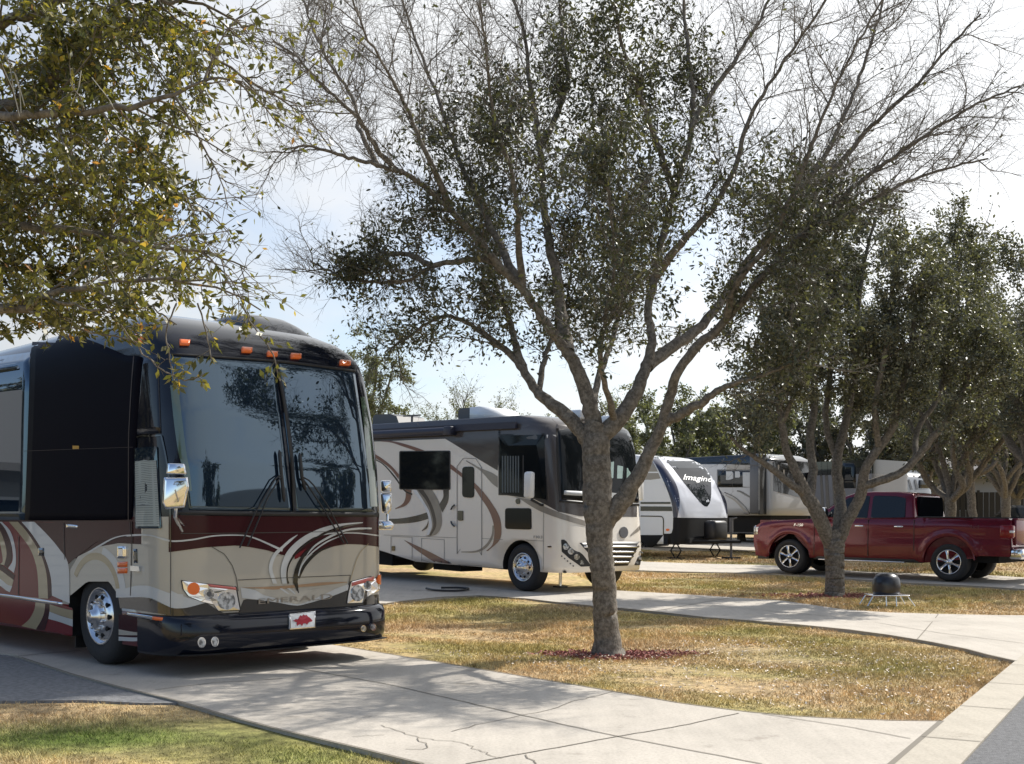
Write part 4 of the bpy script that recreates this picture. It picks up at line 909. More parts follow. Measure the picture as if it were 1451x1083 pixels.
# windscreen
b = rv.band
wp = rv.part('windscreen_pane', [RGLASS], lambda mb: b(mb, ZG([(340, 190), (420, 175), (560, 170)]), ZG([(358, 552), (440, 562), (560, 568)]), .012, 0, 20, 14, .01))
wp2 = rv.part('windscreen_pane', [RGLASS], lambda mb: b(mb, ZG([(572, 170), (680, 185), (775, 205)]), ZG([(572, 568), (700, 570), (800, 572)]), .012, 0, 20, 14, .01))
rv.part('windscreen_frame', [BLACKP], lambda mb: (b(mb, ZG([(328, 178), (335, 400), (345, 555)]), ZG([(340, 178), (347, 400), (357, 555)]), .016, 0, 14, 3, .01), b(mb, ZG([(345, 552), (560, 568), (800, 572)]), ZG([(345, 566), (560, 582), (800, 586)]), .016, 0, 20, 3, .01)))
PALEG = mat('sunlit_window_beyond', (.30, .42, .40), .2, coat=1)
for l in ([(600, 358), (632, 352), (628, 440), (598, 442)], [(650, 372), (680, 378), (676, 442), (648, 442)], [(700, 385), (752, 405), (735, 460), (697, 492)]):
    rv.part('far_side_window', [PALEG], lambda mb: rv.blob(mb, rq(ZG(l), .8), .0145, 0, 0, 4), wp2)
rv.part('dash_shade', [mat('pale_shade', (.52, .54, .56), .5)], lambda mb: (b(mb, ZG([(370, 505), (470, 510)]), ZG([(368, 528), (470, 534)]), .018, 0, 8, 3, .01)), wp)
rv.part('dash_shade', [mat('pale_shade', (.52, .54, .56), .5)], lambda mb: (b(mb, ZG([(580, 512), (700, 525)]), ZG([(582, 560), (690, 560)]), .016, 0, 8, 3)), wp2)
rv.part('side_mirror', [WHITEP, BLACKP], lambda mb: (mb.box((-.62, -1.62, 1.78), (-.42, -1.48, 2.28), 0, .05), mb.tube([(-.52, -1.5, 1.76), (-.45, -1.3, 1.66), (-.45, -1.22, 1.66)], .025, 8, 1)))
rv.part('side_mirror', [WHITEP, BLACKP], lambda mb: (mb.box((-.62, 1.48, 1.78), (-.42, 1.62, 2.28), 0, .05), mb.tube([(-.5, 1.5, 1.76), (-.45, 1.22, 1.66)], .025, 8, 1)))
# front mask, grille, lights
gl = rv.part('grille', [BLACKP], lambda mb: b(mb, ZG([(452, 782), (600, 776), (776, 776)]), ZG([(560, 905), (630, 905), (706, 902)]), .008, 0, 24, 6, .01))
for k, (xa, xb, y) in enumerate(((470, 764, 798), (498, 748, 826), (525, 734, 852), (548, 718, 880))):
    rv.part('grille_bar', [ALU], lambda mb: b(mb, ZG([(xa, y), ((xa+xb)/2, y), (xb, y)]), ZG([(xa+6, y+9), ((xa+xb)/2, y+9), (xb-6, y+9)]), .03, 0, 16, 3, .02), gl)
rv.part('badge', [CHAR], lambda mb: rv.blob(mb, ZG(ell(684, 727, 22, 30)), .02, 0, .02))
for out_, dots in (([(355, 765), (372, 765), (470, 845), (515, 905), (460, 908), (395, 862), (358, 828)], [(378, 802, 16), (405, 826, 17), (434, 856, 15), (462, 886, 12)]),
                   ([(800, 790), (802, 830), (770, 900), (742, 900), (760, 858)], [(785, 835, 9), (770, 862, 9), (756, 888, 7)])):
    hl = rv.part('headlight', [BLACKP], lambda mb: rv.blob(mb, rq(ZG(out_), 1, 3), .009, 0, .01, 4))
    for (x_, y_, r_) in dots: rv.part('projector', [LENS], lambda mb: rv.blob(mb, ZG(ell(x_, y_, r_, r_, 12)), .022, 0, .014), hl)
for k in range(5): rv.part('running_light', [GREYP], lambda mb: rv.blob(mb, ZG(ell(358+k*15, 852+k*13, 4, 4, 12)), .012, 0, .006))
rv.part('fog_light', [BLACKP], lambda mb: rv.blob(mb, ZG(ell(374, 938, 10, 10)), .012, 0, .01))
# roof kit
def ac(mb, x0, x1, y0, y1, z0, z1):
    mb.prism([(x0, z0), (x0, z1-.05), (x0+.06, z1), (x1-.35, z1), (x1-.1, z1-.06), (x1, z0+.05), (x1, z0)], 'y', y0, y1, 0)
rv.part('air_conditioner', [GREYP, WHITEP], lambda mb: (ac(mb, -3.9, -2.95, -.45, .35, 3.38, 3.68), mb.prism([(-3.5, 3.39), (-3.5, 3.685), (-3.2, 3.69), (-2.9, 3.6), (-2.78, 3.39)], 'y', -.47, .37, 1, True)))
rv.part('air_conditioner', [GREYP], lambda mb: ac(mb, -6.9, -5.9, -.5, .3, 3.38, 3.66))
rv.part('television_antenna', [GREYP], lambda mb: (mb.tube([(-5.3, -.6, 3.38), (-5.3, -.6, 3.56)], .025), mb.box((-5.3-.3, -.62, 3.56), (-5.0, -.58, 3.59))))
rv.part('roof_vent', [WHITEP], lambda mb: (mb.box((-1.0, -.12, 3.34), (-.6, .22, 3.54), 0, .04),))
rv.part('roof_vent', [WHITEP], lambda mb: (mb.box((-.9, .75, 3.30), (-.45, 1.05, 3.48), 0, .05),))
rv.part('levelling_jack', [CHROME, BLACKP], lambda mb: (mb.tube([(-.45, -.75, .45), (-.45, -.75, .12)], .03), mb.box((-.55, -.85, .09), (-.35, -.65, .12), 1)))
# hose lying on the pad
hs = MB(); pts = [G(x, y)+Vector((0, 0, .03)) for x, y in ((604, 836), (615, 838.5), (635, 839.5), (655, 839), (664, 836.5), (650, 835), (625, 835))]
hs.tube([Vector((p[0], p[1], p[2])) for p in spline([tuple(p) for p in pts], 30)], .022, 6)
tag(hs.build('hose', BLACKP), 'thin dark hose lying in a loop on the concrete beside the beige motorhome', 'hose')
# ================================================================== white travel trailer with the dark V-shaped front window
NAVY = mat('navy_stripe', (0.02, 0.022, 0.05), .25, coat=.6)
SILVW = mat('silver_white_gelcoat', (0.52, 0.54, 0.60), 0.12, coat=1)
ZH = lambda l: Z(900, 600, 4.923, l)
ZM = lambda l: Z(900, 620, 7.7375, l)
ZN = lambda l: Z(1000, 630, 6.77, l)
tt = Bus('travel_trailer', Vector((5.68, 34.84, .37)), (.70, -.714), 0, d0=28, d1=56,
         hw=[(.3, 1.2), (2.9, 1.2), (3.15, 1.1)],
         xf=[(.3, .2), (1.25, .22), (1.32, .22), (1.7, .10), (2.2, -.16), (2.7, -.55), (2.95, -.9), (3.08, -1.3), (3.15, -2.0)],
         n=5, L=8.6, zb=.42, zt=3.15, dx=.35)
tag(tt.root, 'white travel trailer with a dark V-shaped front window, standing on black scissor jacks', 'trailer')
zs = sorted(set(list(np.round(np.linspace(.42, 3.0, 20), 3))+[1.29, 3.05, 3.1, 3.13, 3.15]))
V, Fq, I = tt.loft(zs, lambda z, v: 1 if (z < 1.29 and v[0] > -.6) else 0)
mk('body', V, Fq, [WHITEP, DARKV, SILVW], tt.root, I, True)
g = MB(); b = tt.band
b(g, ZM([(215, 130), (400, 125), (560, 150), (700, 180), (800, 240), (860, 290)]), ZM([(460, 880), (600, 882), (760, 884), (860, 884), (950, 884), (1030, 880)]), .006, 2, 24, 20, sp=False)      # silver cap
b(g, ZM([(150, 190), (240, 330), (330, 520), (400, 720), (420, 880)]), ZM([(230, 190), (330, 330), (450, 520), (488, 700), (465, 880)]), .010, 3, 24, 5)
b(g, ZM([(845, 280), (900, 480), (960, 620), (1015, 780), (1040, 900)]), ZM([(870, 300), (930, 480), (1000, 640), (1040, 780), (1058, 900)]), .010, 3, 20, 3)
b(g, ZM([(60, 708), (390, 708)]), ZM([(60, 730), (390, 730)]), .008, 4, 8, 2)
b(g, ZM([(60, 755), (400, 758)]), ZM([(60, 806), (410, 808)]), .008, 4, 8, 2)
b(g, ZM([(150, 200), (230, 330), (280, 450)]), ZM([(60, 200), (60, 330), (60, 480)]), .007, 5, 8, 6, sp=False)
b(g, ZM([(60, 376), (255, 376)]), ZM([(60, 390), (260, 390)]), .0095, 0, 8, 2)
b(g, ZM([(60, 470), (170, 465), (250, 490), (320, 520)]), ZM([(60, 500), (170, 490), (250, 510), (320, 560)]), .009, 0, 8, 2)
for l in ([(60, 862), (290, 866), (312, 890), (312, 1070)],): tt.line(g, ZM(l), 1.6, .009, 4, 20)
b(g, ZM([(312, 1055), (400, 1055), (415, 1000), (418, 880)]), ZM([(312, 1400), (420, 1400), (440, 1100), (450, 900)]), .009, 1, 12, 4, sp=False)
b(g, ZM([(-60, 1070), (312, 1070)]), ZM([(-60, 1400), (330, 1400)]), .009, 1, 8, 3, sp=False)
g.build('painted_stripes', [WHITEP, DARKV, SILVW, NAVY, BLK, MID], tt.root)
fw = tt.part('front_window', [GLASS], lambda mb: tt.blob(mb, [tuple(p) for p in spline(ZM([(345, 262), (560, 262), (720, 262), (780, 275), (806, 340), (826, 460), (832, 600), (822, 700), (785, 762), (735, 735), (640, 630), (520, 480), (420, 350), (345, 262)]), 44)[:-1]], .012, 0, .01, 4, 5))
letter(tt, 'Imagine', ZM([(525, 465)])[0], ZM([(835, 492)])[0], 7.6, [WHITEP], 'lettering', .02, .25, fw)
tt.part('clearance_light', [ORANGE], lambda mb: tt.blob(mb, ZM(ell(358, 1013, 20, 14, 12)), .012, 0, .01))
A = MB(); A.box((.1, -1.0, .45), (.3, 1.0, .60)); A.tube([(.2, -.9, .5), (1.35, 0, .5)], .05); A.tube([(.2, .9, .5), (1.35, 0, .5)], .05)
A.build('tongue', [DARKV], tt.root)
tt.part('gas_bottle_cover', [BLACKP], lambda mb: mb.box((.28, -.35, .52), (.72, .35, 1.12), 0, .1))
tt.part('tongue_jack', [GREYP, DARKV], lambda mb: (mb.tube([(1.05, 0, .03), (1.05, 0, 1.15)], .035), mb.tube([(1.05, 0, .75), (1.05, 0, 1.2)], .06), mb.box((.85, -.2, 0), (1.25, .2, .05), 1), mb.tube([(1.05, 0, 1.15), (1.2, .08, 1.2)], .02)))
for (x_, y_) in ((-.2, -1.0), (-1.9, -1.0), (-.2, .95)):
    def sj(mb):
        mb.box((x_-.25, y_-.1, .0), (x_+.25, y_+.1, .03)); mb.box((x_-.1, y_-.05, .40), (x_+.1, y_+.05, .44))
        for sx in (-1, 1): mb.tube([(x_+sx*.05, y_, .03), (x_+sx*.19, y_, .22), (x_+sx*.05, y_, .42)], .022, 6)
        mb.tube([(x_-.24, y_, .22), (x_+.24, y_, .22)], .012, 6)
    tt.part('scissor_jack', [DARKV], sj)
for x_ in (-4.2, -5.1):
    for sg in (-1, 1): wheel(tt, x_, sg*1.15, .36, .2, .2, 'spoke6', sg)

# ================================================================== white fifth wheel trailer with slide-out, behind the travel trailer
fwv = Bus('fifth_wheel_trailer', Vector((8.98, 37.2, .40)), (.66, -.75), 0, d0=30, d1=62,
          hw=[(.3, 1.2), (3.0, 1.2), (3.2, 1.12)], xf=[(.3, .0), (1.2, .05), (1.6, .1), (3.0, 0), (3.2, -.4)], n=6, L=11.5, zb=1.25, zt=3.2, dx=.3)
tag(fwv.root, 'white and charcoal fifth wheel trailer with a tall grey slide-out edge, behind the pickup bonnet', 'trailer')
V, Fq, I = fwv.loft([1.25, 1.5, 1.9, 2.05, 2.3, 2.6, 2.95, 3.0, 3.1, 3.16, 3.2], lambda z, v: 1 if z > 2.95 else 0)
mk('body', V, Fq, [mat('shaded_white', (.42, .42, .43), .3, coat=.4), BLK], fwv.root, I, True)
g = MB(); b = fwv.band
b(g, ZN([(-60, 100), (200, 100), (480, 110), (800, 120)]), ZN([(-60, 190), (200, 190), (480, 200), (800, 250)]), .01, 0, 12, 3, sp=False)
b(g, ZN([(200, 200), (420, 180), (800, 200)]), ZN([(200, 255), (460, 240), (800, 300)]), .009, 1, 12, 2, sp=False)
b(g, ZN([(110, 240), (350, 240), (490, 240)]), ZN([(110, 412), (350, 412), (490, 412)]), .009, 2, 12, 4, sp=False)
b(g, ZN([(300, 440), (340, 445), (400, 480), (490, 530)]), ZN([(300, 450), (335, 462), (400, 500), (490, 540)]), .011, 0, 12, 2)
b(g, ZN([(180, 455), (280, 500), (370, 580), (420, 650), (440, 700)]), ZN([(180, 465), (275, 510), (362, 586), (412, 655), (430, 700)]), .011, 0, 20, 2)
b(g, ZN([(190, 490), (280, 545), (340, 610), (380, 660), (390, 705)]), ZN([(190, 480), (300, 535), (370, 610), (415, 660), (425, 705)]), .0105, 1, 20, 3)
b(g, [(1096, 640), (1150, 645), (1200, 650)], [(1096, 696), (1150, 709), (1200, 712)], .009, 0, 20, 5, sp=False)
g.build('painted_stripes', [BLK, MID, GREYP], fwv.root)
WINL = mat('pale_blind_in_window', (.42, .42, .42), .5, coat=.5)
w_ = fwv.part('window', [GLASS], lambda mb: b(mb, ZN([(120, 252), (470, 258)]), ZN([(120, 408), (470, 412)]), .014, 0, 10, 4, .01, False))
for l in ([(198, 258), (268, 258), (268, 330), (198, 345)], [(284, 258), (332, 258), (332, 318), (284, 318)], [(358, 268), (468, 268), (470, 410), (360, 408)]):
    fwv.part('blind', [WINL], lambda mb: fwv.blob(mb, ZN(l), .018, 0, 0), w_)
# the slide-out box stands proud of the right-hand part of the wall
c0 = fwv.hit(ZN([(578, 690)]))[0]
SG = mat('slide_grey', (.10, .10, .105), .5)
fwv.part('slide_out', [SG, BLK], lambda mb: (mb.box((c0[0]+.02, -1.5, 1.30), (c0[0]+.40, -1.18, 3.12), 0, .03), mb.box((c0[0]+.39, -1.54, 1.28), (c0[0]+.45, -1.2, 3.15), 1)))
fwv.part('awning_arm', [BLK], lambda mb: b(mb, ZN([(484, 165), (520, 175)]), ZN([(484, 604), (512, 606)]), .06, 0, 4, 10, .05, False))
fwv.part('underframe', [DARKV], lambda mb: (mb.box((-11, -1.05, .72), (-.1, 1.05, 1.26)), mb.tube([(-.4, -1.0, .9), (.5, -.8, .5), (.9, -.4, 1.2)], .05)))
fwv.part('landing_leg', [DARKV], lambda mb: mb.tube([(-.4, -1.0, .0), (-.4, -1.0, 1.3)], .06))
fwv.part('landing_leg', [DARKV], lambda mb: mb.tube([(-.4, 1.0, .0), (-.4, 1.0, 1.3)], .06))
for x_ in (-6.5, -7.6):
    for sg in (-1, 1): wheel(fwv, x_, sg*1.12, .4, .22, .22, 'spoke6', sg)

# second white trailer, lower, right behind the pickup bonnet
t3 = Bus('toy_hauler', Vector((13.7, 42.0, .46)), (.66, -.75), 0, d0=34, d1=62, hw=[(.3, 1.2), (3.3, 1.2)], xf=[(.3, .0), (3.3, 0)], n=7, L=7.5, zb=.55, zt=3.2, dx=.25)
tag(t3.root, 'grey-striped white caravan side seen through the forked oak above the pickup cab', 'trailer')
V, Fq, I = t3.loft([.55, 1.6, 1.62, 2.7, 2.72, 3.1, 3.2], lambda z, v: 1 if z > 2.7 else 0)
mk('body', V, Fq, [mat('tree_shaded_white', (.15, .15, .16), .4, coat=.3), BLK], t3.root, I)  # white wall darkened in its colour to stand for shade
g = MB()
#t3.band(g, [(1098, 648), (1158, 648)], [(1098, 696), (1158, 708)], .008, 0, 6, 4, sp=False)
for (xa, xb) in ((1161, 1164), (1168, 1172), (1178, 1180), (1186, 1190), (1140, 1143)):
    t3.band(g, [(xa, 655), (xb, 655)], [(xa+4, 735), (xb+5, 735)], .01, 0, 3, 6, sp=False)
g.build('painted_stripes', [BLK], t3.root)
t3.part('window', [GLASS], lambda mb: t3.band(mb, [(1192, 648), (1212, 648)], [(1192, 692), (1213, 692)], .015, 0, 4, 4, .01))
for sg in (-1, 1): wheel(t3, -4, sg*1.1, .4, .22, .22, 'spoke6', sg)

# ================================================================== silver bus-fronted motorhome above the pickup's cab
m4 = Bus('silver_motorhome', Vector((15.3, 44.0, .50)), (.55, -.835), 0, d0=36, d1=66,
         hw=[(.3, 1.25), (2.7, 1.25), (2.95, 1.15)], xf=[(.3, .0), (1.4, .0), (2.6, -.2), (2.8, -.4), (2.95, -.8)], n=4.5, L=9, zb=.4, zt=2.95, dx=.5)
tag(m4.root, 'silver motorhome with wide wraparound windscreen and dark stripes, behind the pickup cab roof', 'motorhome')
V, Fq, I = m4.loft([.4, 1, 1.4, 1.8, 2.2, 2.6, 2.7, 2.8, 2.88, 2.95], lambda z, v: 0)
mk('body', V, Fq, [mat('shaded_silver_body', (.2, .22, .25), .25, coat=.5)], m4.root, I, True)  # body colour kept dark to carry the shade it stands in
m4.part('windscreen_pane', [GLASS], lambda mb: m4.band(mb, [(1263, 651), (1277, 648)], [(1263, 674), (1277, 678)], .015, 0, 6, 6, .01))
m4.part('windscreen_pane', [GLASS], lambda mb: m4.band(mb, [(1300, 655), (1330, 657)], [(1302, 692), (1330, 692)], .015, 0, 8, 6, .01))
m4.part('side_window', [GLASS], lambda mb: m4.band(mb, [(1245, 670), (1258, 670)], [(1245, 690), (1258, 690)], .015, 0, 4, 4, .01))
g = MB()
for (xa, xb, xc) in ((1276, 1279, 1283), (1292, 1295, 1298), (1283, 1285, 1290)): m4.band(g, [(xa, 668), (xb, 668)], [(xc, 694), (xc+3, 694)], .017, 0, 3, 5, sp=False)
g.build('painted_stripes', [BLK], m4.root)
for x_ in (-1.2, -6.5):
    for sg in (-1, 1): wheel(m4, x_, sg*1.18, .46, .27, .27, 'truck10', sg)

# ================================================================== the red pickup
RED = mat('dark_red_metallic', (0.12, 0.003, 0.017), 0.25, 0.3, coat=.5)
RUBR = mat('black_trim', (.012, .012, .013), .5)
ZJ = lambda l: Z(1080, 680, 7.22, l)
ZK = lambda l: Z(1260, 680, 7.22, l)
hx, hy = -.766, .643
FWc = Vector(((1118-CX)/F*27.07, 27.07, 0))
O_ = FWc+Vector((.643, .766, 0))*.97          # axle centre (left wheel face is 0.86 m from the centreline)
class Pick(Veh):
    def f(s, p):
        z = p[:, 2]; h = np.where(z > 1.25, np.clip(.99-(z-1.25)*.30, .6, 1), np.where(z < .7, .97, .99))
        return np.maximum.reduce([np.abs(p[:, 1])-h, p[:, 0]-.95, -p[:, 0]-4.86, z-2.0, .2-z])
pk = Pick('pickup_truck', Vector((O_.x, O_.y, .245)), (hx, hy), -.014, d0=20, d1=36)
tag(pk.root, 'dark red crew cab pickup with chrome rear bumper, side on behind the forked oak', 'pickup truck')
def loc(l):
    h = pk.hit(l); return [(float(q[0]), float(q[2])) for q in h]
# side outline, front wheel at x=0, rear wheel at x=-3.68
def arc(cx, cz, r, a0, a1, n=14): return [(cx+r*math.cos(math.radians(a)), cz+r*math.sin(math.radians(a))) for a in np.linspace(a0, a1, n)]
low = [(.86, .42), (.92, .62), (.935, .80), (.915, 1.0), (.87, 1.10), (.74, 1.175), (.45, 1.215), (0, 1.25), (-.50, 1.275), (-.66, 1.285),
       (-2.92, 1.30), (-2.98, 1.34), (-4.70, 1.34), (-4.76, 1.30), (-4.80, .75), (-4.68, .62), (-4.30, .55)] + arc(-3.68, .42, .53, 12, 172, 16) + [(-3.12, .36), (-.62, .40)] + arc(0, .42, .51, 180, 8, 16) + [(.6, .36)]
def pbody(mb):
    ys = [(-.99, .0), (-.965, .03)]
    secs = [(-.90, .94), (-.965, .985), (-.99, 1.0), (.0, 1.0), (.99, 1.0), (.965, .985), (.90, .94)]
    mb.prism(low, 'y', -.955, .955, 0)
    # rounded flank skin: rows between sill and belt swell outwards
    for sg in (-1, 1):
        rows = []
        for k, (zz, yy) in enumerate(((.37, .955), (.45, .975), (.62, .985), (.80, .995), (.84, .985), (1.05, .99), (1.16, 1.0), (1.24, .985), (1.275, .955))):
            rows.append((zz, yy))
        def zlim(x):
            top = np.interp(-x, [-.92, -.74, -.45, 0, .5, .66, 2.92, 2.98, 4.7, 4.76], [1.0, 1.17, 1.21, 1.245, 1.27, 1.28, 1.295, 1.335, 1.335, 1.3])
            bot = .37+.02*(x > -3)
            for cx, r_ in ((0, .51), (-3.68, .53)):
                if abs(x-cx) < r_: bot = max(bot, .42+math.sqrt(r_*r_-(x-cx)**2))
            if x < -4.2: bot = max(bot, .55)
            return bot, top
        X = sorted(set(list(np.round(np.linspace(-4.78, .90, 72), 3))+[round(cx+d*r_, 4) for cx, r_ in ((0, .51), (-3.68, .53)) for d in (-1.001, -.985, -.94, -.85, .85, .94, .985, 1.001)]))
        V = []; Fb = []; K = 12
        for x in X:
            bo, to = zlim(x)
            for k in range(K+1):
                zz = bo+(to-bo)*k/K; yy = float(np.interp(zz, [r[0] for r in rows], [r[1] for r in rows]))
                if k == K: yy = .955
                fl = 0
                for cx, r_ in ((0, .51), (-3.68, .53)):       # wheel arch lips
                    d = math.hypot(x-cx, zz-.42); fl = max(fl, .028*max(0, 1-abs(d-r_-.05)/.11))
                yy -= .05*max(0, (x-.6)/.3)**2
                V.append((x, sg*(yy+fl), zz))
        for i in range(len(X)-1):
            for k in range(K):
                q = (i*(K+1)+k, i*(K+1)+k+1, (i+1)*(K+1)+k+1, (i+1)*(K+1)+k); Fb.append(q if sg < 0 else q[::-1])
        mb.add(V, Fb, 0, True)
    mb.prism([(x, y) for x, y in ((.5, -.9), (.9, -.7), (.93, 0), (.9, .7), (.5, .9), (-.5, .93), (-.5, -.93))], 'z', 1.16, 1.235, 0, False)
pk.part('body', [RED], pbody)
pk.part('chassis', [DARKV], lambda mb: (mb.box((-4.5, -.75, .40), (.7, .75, .62)), mb.tube([(-3.68, -.8, .42), (-3.68, .8, .42)], .07), mb.lathe([(-.05, 0), (-.05, .48), (.05, .48), (.05, 0)], 'y', (0, .68, .46), 24), mb.lathe([(-.05, 0), (-.05, .5), (.05, .5), (.05, 0)], 'y', (-3.68, .68, .46), 24)))
# cab
cabp = [(-.58, 1.27), (-1.28, 1.80), (-1.50, 1.875), (-1.9, 1.905), (-2.5, 1.90), (-2.80, 1.865), (-2.86, 1.80), (-2.93, 1.28)]
def cab(mb):
    n = len(cabp); V = []
    for sg in (-1, 1):
        for (x, z) in cabp: V.append((x, sg*(.955-(z-1.27)*.30), z))
    bm = bmesh.new(); vv = [bm.verts.new(v) for v in V]; bm.faces.new(vv[:n]); bm.faces.new(vv[n:][::-1])
    for i in range(n): bm.faces.new((vv[i], vv[(i+1) % n], vv[n+(i+1) % n], vv[n+i]))
    bmesh.ops.recalc_face_normals(bm, faces=bm.faces[:])
    ed = [e for e in bm.edges if min(v.co.z for v in e.verts) > 1.5 or True]
    bmesh.ops.bevel(bm, geom=[e for e in ed if min(v.co.z for v in e.verts) > 1.26 and len(e.link_faces) == 2 and e.calc_face_angle(0) > .6], offset=.045, segments=3, profile=.6, affect='EDGES')
    mb.bm(bm, 0, True)
cb = pk.part('cab', [RED], cab)
def sidewin(name, pts, sg):
    def go(mb):
        n = len(pts); o = []
        for d, k in ((-.02, 1), (.009, 1), (.009, .97)):
            c = (sum(p[0] for p in pts)/n, sum(p[1] for p in pts)/n)
            o += [(c[0]+(x-c[0])*k, sg*(.955-(z-1.27)*.30+d), c[1]+(z-c[1])*k) for x, z in pts]
        Fw = [(i*n+j, i*n+(j+1) % n, (i+1)*n+(j+1) % n, (i+1)*n+j) for i in range(2) for j in range(n)]+[tuple(range(2*n, 3*n))]
        mb.add(o, [f[::-1] if sg > 0 else f for f in Fw])
    pk.part(name, [GLASS], go, cb)
for sg in (-1, 1):
    sidewin('front_side_window', rq([(-.80, 1.33), (-1.36, 1.76), (-1.55, 1.80), (-1.86, 1.81), (-1.86, 1.31)], .03), sg)
    sidewin('rear_side_window', rq([(-1.94, 1.31), (-1.94, 1.81), (-2.45, 1.80), (-2.68, 1.76), (-2.72, 1.32)], .05), sg)
pk.part('windscreen', [GLASS], lambda mb: mb.add([(-.60, -.86, 1.30), (-.60, .86, 1.30), (-1.25, .74, 1.79), (-1.25, -.74, 1.79)], [(0, 1, 2, 3)]).xf(Matrix.Translation((.012, 0, .012))), cb)
pk.part('rear_window', [GLASSM], lambda mb: mb.prism(rq([(-.74, 1.36), (.74, 1.36), (.66, 1.79), (-.66, 1.79)], .06), 'x', -2.95, -2.86), cb)
pk.part('bed_rail', [RUBR], lambda mb: (mb.box((-4.72, .85, 1.335), (-2.96, .965, 1.36), 0, .01)))
pk.part('bed_rail', [RUBR], lambda mb: (mb.box((-4.72, -.965, 1.335), (-2.96, -.85, 1.36), 0, .01)))
tg = pk.part('tailgate', [RED], lambda mb: (mb.box((-4.835, -.80, .78), (-4.76, .80, 1.335), 0, .02), mb.box((-4.86, -.80, 1.30), (-4.74, .80, 1.345), 0, .02)))
pk.part('tailgate_handle', [CHROME], lambda mb: mb.box((-4.86, -.12, 1.18), (-4.83, .12, 1.25), 0, .01), tg)
for sg in (1, -1):
    tl = pk.part('tail_light', [REDL], lambda mb: (mb.box((-4.83, sg*.82, .93), (-4.56, sg*1.004, 1.20), 0, .03)))
    pk.part('reversing_lens', [WHITEP], lambda mb: (mb.box((-4.84, sg*.90, 1.04), (-4.76, sg*1.010, 1.09), 0, .01)), tl)
pk.part('rear_bumper', [CHROME, BLACKP], lambda mb: (mb.box((-5.02, -.97, .50), (-4.74, .97, .72), 0, .05), mb.box((-5.04, -.5, .69), (-4.8, .5, .735), 1), mb.box((-4.95, -.35, .44), (-4.75, .35, .55), 1)))
pk.part('front_bumper', [CHROME], lambda mb: mb.prism([(.70, -.97), (.90, -.93), (1.02, -.6), (1.04, 0), (1.02, .6), (.90, .93), (.70, .97)], 'z', .50, .72, 0))
pk.part('front_valance', [BLACKP], lambda mb: mb.prism([(.55, -.93), (.85, -.9), (.95, -.6), (.97, 0), (.95, .6), (.85, .9), (.55, .93)], 'z', .32, .50, 0))
pk.part('grille', [CHROME], lambda mb: mb.box((.90, -.62, .78), (.965, .62, 1.12), 0, .03))
for sg in (1, -1): pk.part('headlight', [LENS], lambda mb: mb.box((.70, sg*.66, .86), (.945, sg*.96, 1.10), 0, .04))
for sg in (1, -1):
    pk.part('running_board', [ALU], lambda mb: mb.box((-2.75, sg*.88, .345), (-.75, sg*1.05, .375), 0, .01))
    pk.part('sill_trim', [RUBR], lambda mb: mb.box((-3.12, sg*.93, .355), (-.60, sg*.968, .45), 0, .01))
    for x_ in (-1.80, -2.70): pk.part('door_handle', [CHROME], lambda mb: mb.box((x_, sg*.985, 1.115), (x_+.20, sg*1.02, 1.15), 0, .012))
    pk.part('side_mirror', [BLACKP, CHROME], lambda mb: mb.box((-.98, sg*1.0, 1.32), (-.84, sg*1.22, 1.54), 1, .04))
    for (nm, x_) in (('wheel', 0), ('wheel', -3.68)): wheel(pk, x_, sg*.97, .40, .262, .27, 'spoke6', sg)
def seams4(mb):
    for x_ in (-.62, -1.9, -2.93): mb.box((x_, .962, .46 if x_ > -2.9 else .62), (x_-.008, 1.0015, 1.28), 0)
    for x_ in (-.62, -1.9, -2.93): mb.box((x_, -.962, .46 if x_ > -2.9 else .62), (x_-.008, -1.0015, 1.28), 0)
pk.part('door_gaps', [SEAM], seams4)
def lip(cx, sg):
    def go(mb):
        P = arc(cx, .42, .52 if cx == 0 else .54, 176, 6, 24); mb.tube([(x, sg*.985, z) for x, z in P], .022, 8)
    return go
for sg in (1, -1):
    pk.part('wheel_arch_lip', [RED], lip(0, sg)); pk.part('wheel_arch_lip', [RED], lip(-3.68, sg))
def stretch_tail(o):
    for c in o.children:
        if c.type == 'MESH' and not c.name.startswith(('wheel', 'tyre', 'rim')):
            for v in c.data.vertices:
                if v.co.x < -4.2: v.co.x -= .16*min(1, (-v.co.x-4.2)/.35)
        stretch_tail(c)
stretch_tail(pk.root)
tx, tf = text_mesh('F-150', 1, .2)
mk('lettering', [(-.12-(v[0])*.085*1.2, 1.012, 1.105+v[1]*.085) for v in tx], [f for f in tf], [CHROME], pk.root)
tx, tf = text_mesh('4x4', 1, .1)
mk('lettering', [(-4.1-(v[0])*.12*1.2, 1.004, 1.12+v[1]*.11) for v in tx], [f for f in tf], [mat('faint_decal', (.10, .02, .03), .4)], pk.root)

